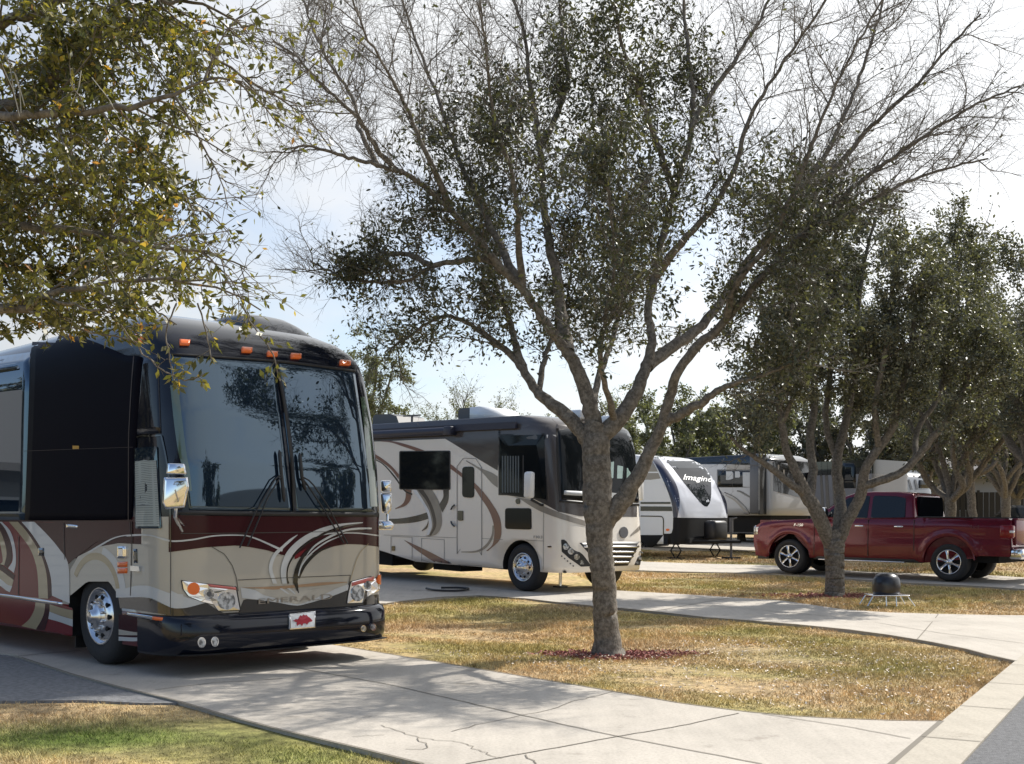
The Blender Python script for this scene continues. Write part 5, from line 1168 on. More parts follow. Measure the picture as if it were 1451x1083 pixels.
# ================================================================== small black dome on a folding metal stand, on the lawn strip
dp = G(1256, 858); dm = empty('dome_appliance', (dp.x, dp.y, dp.z))
tag(dm, 'small glossy black dome on a low folding metal stand, on the grass by the oak', 'dome unit')
def dome(mb):
    pr = [(.0, .0), (.0, .205), (.04, .225), (.18, .228), (.26, .212), (.31, .178), (.345, .12), (.36, .05), (.361, 0)]
    mb.lathe([(z+.19, r) for z, r in pr], 'z', (0, 0, 0), 40)
DOMEM = mat('dome_blue_black', (.010, .011, .016), .35, coat=.3)
q = MB(); dome(q); q.build('dome', [DOMEM], dm)
q = MB(); q.box((-.31, -.24, .165), (.31, .24, .187), 0, .008); q.build('stand_top', [ALU], dm)
for (sx, sy, k) in ((-1, -1, .10), (1, -1, .12), (-1, 1, .10), (1, 1, .10), (-.25, -1.0, .0), (.35, -1.0, 0)):
    q = MB(); q.tube([(sx*.28, sy*.2, .17), (sx*(.28+k), sy*.22, 0)], .013, 8); q.build('leg', [ALU], dm)
# ------------------------------------------------------------------ trees
def bark(name, a, b_, sc=18):
    m = bpy.data.materials.new(name); m.use_nodes = True; nt = m.node_tree; bs = nt.nodes['Principled BSDF']
    bs.inputs['Roughness'].default_value = .95; bs.inputs['Specular IOR Level'].default_value = .1
    r, t = noise_mix(m, [(0.32, tuple(c*.6 for c in a)), (.46, a), (0.58, b_), (0.72, tuple(min(1, c*1.25) for c in b_))], sc, 6, rough=.7)
    nt.links.new(r.outputs[0], bs.inputs['Base Color'])
    mp = nt.nodes.new('ShaderNodeMapping'); mp.inputs['Scale'].default_value = (1, 1, .45); n = nt.nodes.new('ShaderNodeTexVoronoi'); n.inputs['Scale'].default_value = sc*3
    nt.links.new(t.outputs['Object'], mp.inputs[0]); nt.links.new(mp.outputs[0], n.inputs['Vector'])
    bp = nt.nodes.new('ShaderNodeBump'); bp.inputs['Strength'].default_value = .6; bp.inputs['Distance'].default_value = .006
    nt.links.new(n.outputs['Distance'], bp.inputs['Height']); nt.links.new(bp.outputs[0], bs.inputs['Normal'])
    return m
BARK = bark('oak_bark', (0.135, 0.12, 0.103), (0.205, 0.185, 0.16), 22)
def leafmat(name, cols, tr=.35, rough=.42, spec=.5):
    m = bpy.data.materials.new(name); m.use_nodes = True; nt = m.node_tree; b = nt.nodes['Principled BSDF']; o = nt.nodes['Material Output']
    at = nt.nodes.new('ShaderNodeAttribute'); at.attribute_name = 'tone'
    r = nt.nodes.new('ShaderNodeValToRGB'); r.color_ramp.interpolation = 'LINEAR'
    while len(r.color_ramp.elements) < len(cols): r.color_ramp.elements.new(.5)
    for e, (p, c) in zip(r.color_ramp.elements, cols): e.position = p; e.color = (*c, 1)
    nt.links.new(at.outputs['Fac'], r.inputs[0]); nt.links.new(r.outputs[0], b.inputs['Base Color'])
    b.inputs['Roughness'].default_value = rough; b.inputs['Specular IOR Level'].default_value = spec
    tl = nt.nodes.new('ShaderNodeBsdfTranslucent'); mxs = nt.nodes.new('ShaderNodeMixShader'); mxs.inputs[0].default_value = tr
    sc = nt.nodes.new('ShaderNodeMix'); sc.data_type = 'RGBA'; sc.blend_type = 'MULTIPLY'; sc.inputs['Factor'].default_value = 1; sc.inputs['B'].default_value = (1.6, 1.7, .7, 1)
    nt.links.new(r.outputs[0], sc.inputs['A']); nt.links.new(sc.outputs['Result'], tl.inputs['Color'])
    nt.links.new(b.outputs[0], mxs.inputs[1]); nt.links.new(tl.outputs[0], mxs.inputs[2]); nt.links.new(mxs.outputs[0], o.inputs['Surface'])
    return m
OAKLEAF = leafmat('oak_leaf', [(0, (0.032, 0.035, 0.022)), (.5, (0.070, 0.074, 0.044)), (.85, (0.16, 0.155, 0.09)), (1, (0.30, 0.26, 0.14))], .22, .42)
OAKLEAF2 = leafmat('grey_oak_leaf', [(0, (0.042, 0.044, 0.032)), (.5, (0.085, 0.087, 0.060)), (.85, (0.20, 0.195, 0.14)), (1, (0.34, 0.31, 0.2))], .2, .42)
NEARLEAF = leafmat('near_oak_leaf', [(0, (0.030, 0.034, 0.013)), (.42, (0.085, 0.085, 0.028)), (.80, (0.22, 0.19, 0.055)), (.93, (0.42, 0.30, 0.07)), (1, (0.45, 0.22, 0.09))], .38, .38)
FARLEAF = leafmat('far_leaf', [(0, (0.07, 0.075, 0.045)), (.5, (0.13, 0.135, 0.085)), (1, (0.24, 0.235, 0.15))], .3)

class Tree:
    def __init__(s, seed): s.r = np.random.default_rng(seed); s.poly = []; s.twigs = []
    def rv(s): v = s.r.normal(size=3); return v/np.linalg.norm(v)
    def limb(s, pts, rad, n=None):             # a traced limb: points + radii
        P = np.array([tuple(p) for p in pts]); R = np.array(rad)
        q = spline(np.c_[P, R], n or max(8, len(pts)*5)); q[:, 3] = np.maximum(q[:, 3], .003)
        L = np.linalg.norm(np.diff(q[:, :3], axis=0), axis=1).sum()
        w = s.r.normal(size=(len(q), 3))*.007; w[0] = 0; w[-1] = 0; q[:, :3] += w*min(1, L)
        s.poly.append((q, 8)); return q
    def branch(s, p, d, L, r0, r1, seg, wob, up=0.0, sides=4):
        p = p.copy(); o = [np.r_[p, r0]]; st = L/seg
        for i in range(seg):
            d = d+s.r.normal(size=3)*wob+np.array([0, 0, up]); d /= np.linalg.norm(d)
            p = p+d*st; o.append(np.r_[p, r0+(r1-r0)*(i+1)/seg])
        o = np.array(o); s.poly.append((o, sides)); return o, d
    def spawn(s, q, gen, spec, t0=0.0):
        """children along polyline q; spec[gen] = (spacing, length, length jitter, radius factor, angle, up, wobble, segs)"""
        if gen >= len(spec): s.twigs.append(q); return
        sp, L0, Lj, rf, ang, up, wob, seg = spec[gen]
        seglen = np.linalg.norm(np.diff(q[:, :3], axis=0), axis=1); cum = np.r_[0, np.cumsum(seglen)]; T = cum[-1]
        t = T*t0+sp*s.r.uniform(0, 1)
        while t < T*.99:
            i = min(np.searchsorted(cum, t)-1, len(q)-2); i = max(i, 0); f = (t-cum[i])/max(seglen[i], 1e-6)
            p = q[i, :3]*(1-f)+q[i+1, :3]*f; r = q[i, 3]*(1-f)+q[i+1, 3]*f
            d = q[i+1, :3]-q[i, :3]; d /= np.linalg.norm(d)+1e-9
            k = np.cross(d, s.rv()); k /= np.linalg.norm(k)+1e-9
            a = math.radians(ang*s.r.uniform(.7, 1.35)); dd = d*math.cos(a)+k*math.sin(a)+np.array([0, 0, up]); dd /= np.linalg.norm(dd)
            L = L0*s.r.uniform(1-Lj, 1+Lj)*(1-.45*t/T) if gen == 0 else L0*s.r.uniform(1-Lj, 1+Lj)*(1-.3*t/T)
            if getattr(s, 'cap', None): L *= s.cap(p)
            if L > .03:
                rr = min(r*.85, rf); c, _ = s.branch(p, dd, L, rr, rr*.35, seg, wob, up*.25, 3 if gen else 5)
                s.spawn(c, gen+1, spec)
            t += sp*s.r.uniform(.6, 1.4)
        if gen: s.spawn(q[-3:], len(spec), spec)
    def wood(s, parent, name='trunk', m=None):
        V = []; Fq = []; k0 = 0
        for q, n in s.poly:
            P = q[:, :3]; d = np.gradient(P, axis=0); d /= np.linalg.norm(d, axis=1, keepdims=True)+1e-9
            a = np.array([0, 0, 1.]) if abs(d[0, 2]) < .9 else np.array([1., 0, 0]); u = np.cross(d, a); u /= np.linalg.norm(u, axis=1, keepdims=True)+1e-9; w = np.cross(d, u)
            th = np.arange(n)*2*math.pi/n
            ring = P[:, None]+(u[:, None]*np.cos(th)[None, :, None]+w[:, None]*np.sin(th)[None, :, None])*q[:, 3][:, None, None]
            m_ = len(q); V.append(ring.reshape(-1, 3)); i = np.arange(m_-1)[:, None]*n; j = np.arange(n)[None]; j2 = (j+1) % n
            Fq.append((np.stack([i+j, i+j2, i+n+j2, i+n+j], -1)+k0).reshape(-1, 4)); k0 += m_*n
        o = np_mesh(name, np.concatenate(V), np.concatenate(Fq), m or BARK, parent)
        o.data.polygons.foreach_set('use_smooth', np.ones(len(o.data.polygons), bool)); return o
    def leaves(s, parent, per, size, m, dens=None, tone=None, name='crown', droop=.3, asp=.38, spread=.05):
        T = np.concatenate([np.concatenate([q[:-1, :3], q[1:, :3]], 1) for q in s.twigs]); 
        n = int(len(T)*per); i = s.r.integers(0, len(T), n); f = s.r.uniform(0, 1, n)[:, None]
        p = T[i, :3]*(1-f)+T[i, 3:]*f+s.r.normal(size=(n, 3))*spread; ax = T[i, 3:]-T[i, :3]; ax /= np.linalg.norm(ax, axis=1, keepdims=True)+1e-9
        if dens is not None: k = s.r.uniform(0, 1, n) < dens(p); p = p[k]; ax = ax[k]; n = len(p)
        d = ax*.7+s.r.normal(size=(n, 3))*.8; d[:, 2] -= droop; d /= np.linalg.norm(d, axis=1, keepdims=True)
        e = np.cross(d, s.r.normal(size=(n, 3))); e /= np.linalg.norm(e, axis=1, keepdims=True)+1e-9; nn = np.cross(d, e)
        L = (size*s.r.uniform(.6, 1.3, n))[:, None]; W = L*asp*s.r.uniform(.8, 1.2, n)[:, None]
        a0 = p; a1 = p+d*L*.35+e*W*.5+nn*L*.03; a2 = p+d*L*.7+e*W*.45; a3 = p+d*L-nn*L*.05; a4 = p+d*L*.7-e*W*.45; a5 = p+d*L*.35-e*W*.5+nn*L*.03
        if size > .05:
            V = np.stack([a0, a1, a2, a3, a4, a5], 1).reshape(-1, 3); nv = 6
            base = np.arange(n)[:, None]*6; Fq = np.concatenate([base+[0, 1, 2, 3], base+[0, 3, 4, 5]])
        else:
            V = np.stack([a0, p+d*L*.5+e*W*.5, a3, p+d*L*.5-e*W*.5], 1).reshape(-1, 3); nv = 4; Fq = np.arange(4*n).reshape(n, 4)
        o = np_mesh(name, V, Fq, m, parent)
        t = s.r.beta(2, 2.2, n)*.85 if tone is None else tone(s.r, p)
        at = o.data.attributes.new('tone', 'FLOAT', 'POINT'); at.data.foreach_set('value', np.repeat(t, nv).astype(np.float32)); return o

def clumps(r, lo, hi, n):      # random lobes giving light and dark masses and gaps
    c = r.uniform(lo, hi, size=(n, 3)); a = r.uniform(.5, 1.1, n); return c, a

# ---- tree 1: the oak in the middle, limbs traced at their own depths
def tr(l, D0): return [P3(x, y, D0+dy) for x, y, r, dy in l], [r/F*(D0+dy) for x, y, r, dy in l]
D1 = G(862, 926).y
LIMBS1 = [
 ([(862, 948, 36, 0), (862, 932, 27, 0), (861, 914, 20.5, 0), (859, 880, 17.5, 0), (856, 830, 17, 0), (851, 775, 18, 0), (847, 720, 21, 0), (845, 660, 20, 0), (845, 625, 19, 0), (845, 600, 15, 0)], 1, 0),
 ([(858, 745, 12, 0), (880, 712, 15, -.05), (898, 685, 14, -.1), (918, 645, 13, -.15), (936, 605, 12.5, -.2), (950, 560, 12, -.3), (962, 525, 11, -.4), (990, 490, 11, -.5), (1028, 455, 9.5, -.6), (1070, 405, 8, -.8), (1120, 350, 7, -.9), (1170, 300, 6, -1.0), (1235, 245, 5, -1.1), (1300, 200, 4, -1.2), (1370, 155, 3, -1.3), (1445, 122, 2, -1.4)], 0, .35),
 ([(940, 598, 8, -.2), (975, 582, 7.5, -.4), (1008, 560, 6.5, -.6), (1035, 545, 5.5, -.7), (1075, 535, 4, -1), (1110, 520, 3, -1.2), (1150, 500, 2, -1.4)], 0, .35),
 ([(842, 640, 13, 0), (815, 600, 12, .1), (785, 575, 11, .2), (762, 556, 10, .3), (745, 530, 9, .4), (722, 502, 8, .5), (698, 484, 7, .6), (668, 462, 5.5, .7), (630, 448, 4, .8), (590, 470, 3, .9), (545, 500, 2, 1)], 0, .45),
 ([(748, 535, 6, .4), (732, 495, 6, .5), (722, 455, 5, .7), (704, 410, 4.5, .9), (690, 360, 3.5, 1.1), (680, 300, 2.5, 1.3)], 0, .3),
 ([(762, 560, 5, .3), (770, 520, 4.5, .5), (778, 490, 4, .8), (800, 440, 3, 1.0), (810, 380, 2.5, 1.2)], 0, .3),
 ([(843, 620, 14, 0), (838, 585, 13, 0), (828, 550, 12.5, 0), (815, 515, 12.5, 0), (798, 492, 12, 0), (775, 460, 11, -.1), (745, 415, 10, -.2), (715, 385, 9.5, -.3), (685, 350, 8, -.4), (655, 315, 7, -.5), (620, 280, 6.5, -.6), (580, 250, 5.5, -.7), (540, 236, 5, -.8), (490, 222, 4, -.9), (440, 208, 3, -1), (400, 212, 1.8, -1.1)], 0, .45),
 ([(712, 384, 6, -.3), (690, 368, 5.5, -.2), (650, 370, 5, 0), (612, 378, 5, .1), (575, 398, 4, .2), (530, 400, 3.5, .3), (485, 393, 3, .4), (440, 370, 2, .5)], 0, .25),
 ([(612, 376, 4.5, .1), (580, 362, 4, .3), (545, 358, 3.5, .4), (522, 350, 3, .5)], 0, .2),
 ([(640, 300, 5.5, -.55), (622, 255, 5, -.7), (600, 210, 4, -.9), (575, 150, 3.5, -1), (545, 95, 3, -1.2), (510, 30, 2.5, -1.4), (490, -40, 2, -1.5)], 0, .2),
 ([(560, 243, 4.5, -.75), (530, 205, 4, -.9), (505, 165, 3.5, -1.1), (465, 130, 3, -1.2), (420, 80, 2.2, -1.3), (385, 55, 1.6, -1.4)], 0, .2),
 ([(535, 235, 4, -.8), (508, 180, 3.2, -.5), (500, 140, 3, -.3), (455, 70, 2.4, 0), (430, 0, 2, .2)], 0, .2),
 ([(735, 405, 7, -.2), (700, 330, 5.5, .2), (660, 250, 4.5, .5), (625, 150, 3.5, .8), (590, 60, 3, 1), (560, -30, 2, 1.1)], 0, .2),
 ([(805, 500, 10, 0), (797, 455, 9.5, .2), (790, 400, 9, .3), (778, 345, 8.5, .4), (770, 290, 7.5, .5), (766, 230, 7, .6), (762, 180, 6, .7), (750, 120, 5, .8), (745, 60, 4, .9), (725, -10, 3.5, 1)], 0, .2),
 ([(768, 205, 5, .65), (790, 160, 4.5, .8), (805, 110, 4, .9), (798, 60, 3.5, 1), (790, -20, 3, 1.2)], 0, .2),
 ([(740, 410, 6, -.2), (735, 340, 5, -.5), (728, 260, 4, -.9), (700, 170, 3.3, -1.2), (690, 90, 3, -1.4), (680, -10, 2.4, -1.5)], 0, .2),
 ([(848, 620, 13, 0), (868, 604, 14, 0), (890, 575, 13.5, .05), (905, 548, 13, .1), (917, 515, 12, .2), (924, 480, 10.5, .3), (918, 445, 9.5, .4), (926, 400, 9, .5), (936, 350, 8.5, .6), (948, 300, 8, .7), (962, 250, 7, .8), (978, 200, 6.5, .9), (982, 150, 6, 1), (978, 90, 5, 1.1), (970, 30, 4, 1.2), (968, -30, 3, 1.3)], 0, .35),
 ([(916, 520, 10, .2), (945, 497, 9.5, .5), (985, 470, 9, .8), (1015, 435, 8, 1), (1040, 395, 7.5, 1.2), (1080, 345, 7, 1.3), (1120, 300, 6, 1.4), (1150, 250, 5.5, 1.5), (1190, 180, 4.5, 1.6), (1225, 90, 3.5, 1.7), (1255, -10, 2.5, 1.8)], 0, .3),
 ([(1090, 335, 6, 1.3), (1140, 290, 5.5, 1.1), (1190, 230, 5, 1), (1245, 170, 4, .8), (1300, 120, 3.5, .7), (1350, 60, 3, .6), (1390, 20, 2, .5)], 0, .15),
 ([(930, 390, 7, .5), (960, 350, 6, .2), (1005, 300, 5.5, 0), (1040, 240, 5, -.2), (1065, 160, 4.5, -.4), (1110, 90, 3.5, -.6), (1170, 0, 3, -.8)], 0, .2),
 ([(955, 270, 5.5, .75), (930, 200, 4.5, .5), (905, 130, 3.8, .2), (880, 60, 3.2, 0), (870, -20, 2.6, -.2)], 0, .15),
 ([(980, 180, 5, .95), (1010, 130, 4.2, 1.1), (1045, 80, 3.5, 1.2), (1080, 20, 3, 1.4), (1100, -30, 2.4, 1.5)], 0, .1),
 ([(1028, 455, 6, -.6), (1045, 400, 5.5, -1), (1085, 350, 5, -1.3), (1130, 260, 4.2, -1.6), (1160, 180, 3.6, -1.8), (1200, 90, 3, -2), (1250, 0, 2.2, -2.2)], 0, .2),
 ([(1130, 340, 5, -.9), (1190, 310, 4, -.7), (1250, 275, 3.4, -.5), (1320, 245, 2.6, -.3), (1400, 225, 2, -.1)], 0, .1),
 ([(870, 598, 6, 0), (862, 560, 5, -.4), (850, 510, 4.5, -.8), (858, 450, 4, -1.2), (870, 380, 3.5, -1.5), (865, 300, 3, -1.8), (850, 200, 2.5, -2)], 0, .25),
 ([(838, 580, 6, 0), (850, 530, 5, .5), (868, 480, 4.5, 1), (880, 410, 4, 1.5), (872, 330, 3.5, 1.9), (860, 240, 3, 2.1), (850, 150, 2.4, 2.3)], 0, .25),
]
t1 = Tree(5)
def ell_d(p, cx, cy, rx, ry, D=D1):
    px = CX+p[:, 0]/p[:, 1]*F; py = CY-(p[:, 2]-CH)/p[:, 1]*F; return ((px-cx)/rx)**2+((py-cy)/ry)**2
nlimb = 0
spec1 = [(.13, 1.15, .45, .0075, 38, .10, .15, 7), (.07, .46, .5, .0036, 45, .05, .2, 4), (.065, .19, .5, .0022, 48, -.0, .25, 2)]
def cap1(p): return 1.0
for (l, trunk, t0) in LIMBS1:
    P, R = tr(l, D1)
    if not trunk: R = [r*max(.62, 1-.09*k) for k, r in enumerate(R)]
    q = t1.limb(P, R, 60 if trunk else None)
    if trunk: t1.poly[-1] = (q, 20)
    elif R[0] > .07: t1.poly[-1] = (q, 12)
    if not trunk: t1.spawn(q, 0, spec1, t0)
e1 = empty('oak_tree', (0, 0, 0)); tag(e1, 'large oak with pale low-forking trunk and wide half-bare crown, standing in red mulch', 'tree', 'oaks between the parking pads')
t1.wood(e1)
def dens1(p):
    q = np.minimum.reduce([ell_d(p, 760, 330, 215, 235), ell_d(p, 1030, 400, 260, 190), ell_d(p, 880, 130, 130, 170), ell_d(p, 600, 480, 120, 60), ell_d(p, 560, 380, 110, 70)])
    n = .5+.5*np.sin(p[:, 0]*3.1+p[:, 1]*1.3)*np.sin(p[:, 2]*3.7+p[:, 1]*2.1+1)+.25*np.sin(p[:, 0]*9+p[:, 2]*7)
    return np.clip(1.4-q, .02, 1)**1.3*np.clip(.5+.8*n, .35, 1)*np.clip(.62+1.0*(np.sin(7*p[:, 0]+3*p[:, 1])+np.sin(6.1*p[:, 2]-4*p[:, 0])+np.sin(5.3*p[:, 1]+7*p[:, 2]))/3, .06, 1)
t1.leaves(e1, 3.3, .060, OAKLEAF, dens1, lambda r, p: np.clip(r.beta(1.6, 2.4, len(p))*.95, 0, 1), 'crown', .25, .36, .035)

# ---- tree 2: the forked oak in front of the pickup
D2 = G(1183, 843).y
LIMBS2 = [
 ([(1182, 850, 15, 0), (1183, 838, 14, 0), (1183, 805, 13, 0), (1182, 775, 14.5, 0), (1181, 758, 13, 0)], 1, 0),
 ([(1178, 775, 9, 0), (1166, 745, 10.5, -.1), (1152, 715, 10, -.2), (1140, 698, 10, -.2), (1130, 672, 7, -.3), (1115, 640, 6, -.3), (1108, 600, 5, -.4), (1100, 550, 4, -.5), (1085, 480, 3, -.6), (1075, 420, 2.5, -.6)], 0, .45),
 ([(1142, 700, 6, -.2), (1120, 686, 5.5, -.4), (1098, 668, 5, -.5), (1080, 655, 4, -.6), (1060, 642, 3, -.8), (1035, 620, 2, -1)], 0, .5),
 ([(1146, 706, 8, -.2), (1152, 670, 6.5, 0), (1148, 620, 6, .2), (1155, 560, 5, .4), (1150, 500, 4, .6), (1145, 430, 3, .8), (1140, 360, 2, 1)], 0, .35),
 ([(1182, 765, 8, 0), (1190, 735, 9, .1), (1190, 705, 8, .3), (1186, 670, 7.5, .4), (1188, 640, 7, .5), (1200, 590, 5.5, .7), (1210, 530, 4.5, .9), (1215, 450, 3.5, 1.1), (1225, 370, 2.5, 1.2), (1240, 310, 2, 1.3)], 0, .35),
 ([(1186, 650, 5, .5), (1170, 600, 4.5, .7), (1175, 540, 4, .9), (1180, 470, 3.2, 1.1), (1190, 400, 2.4, 1.3)], 0, .3),
 ([(1188, 770, 8, 0), (1200, 740, 9, -.1), (1215, 712, 8.5, -.2), (1222, 690, 8, -.3), (1226, 665, 7, -.4), (1245, 635, 6.5, -.5), (1265, 605, 6, -.6), (1275, 560, 5, -.7), (1290, 500, 4, -.8), (1300, 430, 3, -.9), (1320, 360, 2.2, -1)], 0, .4),
 ([(1222, 690, 6.5, -.3), (1250, 680, 6, -.5), (1280, 668, 5.5, -.6), (1298, 650, 5.5, -.7), (1318, 625, 5, -.8), (1345, 590, 4, -1), (1370, 540, 3.4, -1.2), (1390, 470, 2.5, -1.4)], 0, .45),
 ([(1245, 635, 5, -.5), (1240, 580, 4.5, -.9), (1250, 520, 4, -1.2), (1262, 440, 3, -1.5), (1270, 350, 2.2, -1.7)], 0, .3),
 ([(1298, 650, 4.5, -.7), (1300, 610, 4, -.3), (1330, 560, 3.5, 0), (1350, 480, 3, .3), (1360, 400, 2.4, .5), (1350, 330, 2, .6)], 0, .3),
 ([(1108, 600, 4, -.4), (1130, 540, 3.5, -.9), (1120, 470, 3, -1.3), (1130, 400, 2.4, -1.6), (1150, 330, 2, -1.8)], 0, .2),
]
t2 = Tree(9)
spec2 = [(.19, 1.2, .45, .012, 48, .06, .17, 6), (.12, .52, .5, .006, 50, .03, .22, 4), (.12, .22, .5, .0035, 50, 0, .25, 2)]
for (l, trunk, t0) in LIMBS2:
    P, R = tr(l, D2); q = t2.limb(P, R, 40 if trunk else None)
    if trunk: t2.poly[-1] = (q, 16)
    if not trunk: t2.spawn(q, 0, spec2, t0)
e2 = empty('oak_tree', (0, 0, 0)); tag(e2, 'dense olive oak whose trunk forks low in front of the red pickup', 'tree', 'oaks between the parking pads')
t2.wood(e2)
def dens2(p):
    z = p[:, 2]; n = .6+.4*np.sin(p[:, 0]*2.3+p[:, 1]*1.1)*np.sin(z*2.9+p[:, 1]*1.7+1)+.25*np.sin(p[:, 0]*7+z*6)
    return np.clip((z-2.5)/.7, 0, 1)*np.clip(.5+.9*n, .3, 1)
t2.leaves(e2, 12, .068, OAKLEAF2, dens2, lambda r, p: np.clip(r.beta(2, 2, len(p))*.9+.10, 0, 1), 'crown', .2, .42, .05)

# ---- generic oak grown from its base
def oak(base, H, S, nl, seed, label, lean=(0, 0), fork=.22, per=4, ls=.1, m=OAKLEAF2, cat='tree', group='oaks between the parking pads', spc=None, tk=1.0, bare=0, r0=None, trunk_only=False, zmin=.42):
    t = Tree(seed); r = t.r; base = np.array(base, float); base[2] -= .1
    R0 = r0 or H*.024*tk; hf = H*fork
    f = base+np.array([lean[0], lean[1], hf]); q = t.limb([base, base*.5+f*.5+np.r_[r.normal(size=2)*.05, 0], f], [R0*1.2, R0, R0*1.05], 16); t.poly[-1] = (q, 12)
    a0 = r.uniform(0, 6.3); k = H/7.0
    spc = spc or [(.34*k, 1.35*k, .45, .02*k, 48, .06, .17, 5), (.26*k, .6*k, .5, .009*k, 50, .03, .22, 3), (.2*k, .26*k, .5, .005*k, 50, 0, .25, 2)]
    for i in range(nl):
        a = a0+2*math.pi*i/nl+r.normal()*.3; u = r.uniform(.25, 1); top = r.uniform(.75, 1.0)*H*(1-.25*u*u)
        dx, dy = math.cos(a)*S*u, math.sin(a)*S*u
        pts = [f-np.r_[0, 0, .1]]; 
        for w, ww in ((.12, .10), (.3, .28), (.55, .52), (.8, .8), (1, 1)):
            pts.append(f+np.array([dx*w**.8, dy*w**.8, (top-hf)*ww])+r.normal(size=3)*[.12*k, .12*k, .08*k]*(w > .1))
        q = t.limb(pts, [R0*.62, R0*.6, R0*.48, R0*.33, R0*.18, R0*.07]); t.spawn(q, 0, spc, .22)
    e = empty('oak_tree' if cat == 'tree' else cat, (0, 0, 0)); tag(e, label, cat, group)
    t.wood(e)
    def dn(p):
        z = p[:, 2]-base[2]; n = .5+.5*np.sin(p[:, 0]*1.9+seed)*np.sin(z*2.3+p[:, 1]*1.7+seed)+.25*np.sin(p[:, 0]*6+z*5)
        return np.clip((z-H*zmin*.6)/(H*.12), 0, 1)*np.clip((H*1.02-z)/(H*.22), .22, 1)*np.clip(.35+.9*n, .15, 1)
    t.leaves(e, per*3.4*(2.0 if base[1] > 25 else 1), ls*(.72 if base[1] > 25 else 1), m, dn, lambda r, p: np.clip(r.beta(2, 2, len(p)), 0, 1), 'crown', .2, .45, .06*k)
    return t
def base_at(px, D): return ((px-CX)/F*D, D, gz(D))
oak(base_at(1347, 29.5), 7.9, 3.0, 8, 21, 'oak with several upright limbs rising behind the pickup bed', tk=.72, per=3.6, ls=.11, fork=.24, zmin=.5)
oak(base_at(1388, 34.5), 8.6, 3.0, 7, 22, 'slim oak behind the pickup tailgate, second trunk right of the cab', tk=.6, per=3, ls=.12, fork=.3, lean=(-.3, 0), zmin=.55)
oak(base_at(1425, 37), 9.6, 3.4, 8, 23, 'oak splitting into spread trunks near the right edge, beside a dark car', tk=.6, per=3, ls=.12, fork=.2, zmin=.5)
oak(base_at(1300, 50), 7.6, 3.8, 7, 31, 'far oak behind the silver motorhome', per=2.4, ls=.2, group='trees beyond the campground', zmin=.4)
oak(base_at(1180, 52), 8.0, 4.0, 7, 32, 'far dark oak above the white trailers, between two parked rigs', per=2.6, ls=.2, group='trees beyond the campground', zmin=.35)
oak(base_at(1050, 47), 6.6, 3.8, 7, 33, 'olive tree rising above the fifth wheel trailer roof', per=2.6, ls=.18, m=FARLEAF, group='trees beyond the campground', zmin=.3)
oak(base_at(955, 46), 6.6, 3.4, 7, 34, 'olive tree behind the travel trailer with the V-shaped window', per=2.6, ls=.18, m=FARLEAF, group='trees beyond the campground', zmin=.3)
oak(base_at(860, 52), 6.8, 3.2, 6, 35, 'pale olive tree behind the windscreen of the beige motorhome', per=2.6, ls=.12, m=FARLEAF, group='trees beyond the campground', zmin=.3)
oak(base_at(665, 44), 6.2, 2.7, 9, 36, 'sparse twiggy tree above the beige motorhome roof', per=1.5, ls=.09, m=FARLEAF, group='trees beyond the campground', zmin=.3, spc=[(.3, 1.5, .4, .014, 26, .14, .1, 5), (.24, .6, .5, .007, 28, .06, .15, 3), (.2, .28, .5, .004, 30, .03, .2, 2)])
oak(base_at(745, 47), 6.0, 2.5, 7, 37, 'low olive tree between the two roof units of the beige motorhome', per=2.2, ls=.10, m=FARLEAF, group='trees beyond the campground', zmin=.3)
oak(base_at(492, 38), 7.6, 2.3, 8, 38, 'bushy olive tree just right of the black coach roof', per=4.0, ls=.12, m=FARLEAF, group='trees beyond the campground', zmin=.25)
oak(base_at(1440, 56), 8.5, 4.5, 8, 39, 'far tree at the right edge behind the dark fence', per=2.4, ls=.22, group='trees beyond the campground', zmin=.3)
oak(base_at(1495, 26), 8.8, 4.0, 9, 45, 'oak just outside the right edge, its crown reaching in above the tailgate', per=3.2, ls=.11, fork=.24, zmin=.45)
# trees off to the side and behind the viewer, seen in the glass
oak((9.5, 3.5, 0), 6.5, 2.6, 6, 40, 'oak across the road, mirrored in the coach windscreen', per=2.6, ls=.14, group='oaks beside the road', zmin=.4)
oak((15.5, 10.5, 0), 6.8, 2.8, 6, 41, 'oak on the far verge of the road, outside the right edge', per=2.6, ls=.15, group='oaks beside the road', zmin=.4)
oak((-14, 13.5, 0), 7, 3.2, 7, 42, 'oak left of the coach, mirrored in its dark side glass', per=2.8, ls=.15, group='oaks beside the road', zmin=.4)
oak((-17, 27, .2), 7.5, 4.0, 8, 43, 'oak far left beyond the coach, mirrored in the motorhome windows', per=2.8, ls=.2, group='oaks beside the road', zmin=.3)
oak((-22, 22, .1), 7, 4.0, 8, 44, 'second oak far left beyond the coach', per=2.6, ls=.2, group='oaks beside the road', zmin=.3)

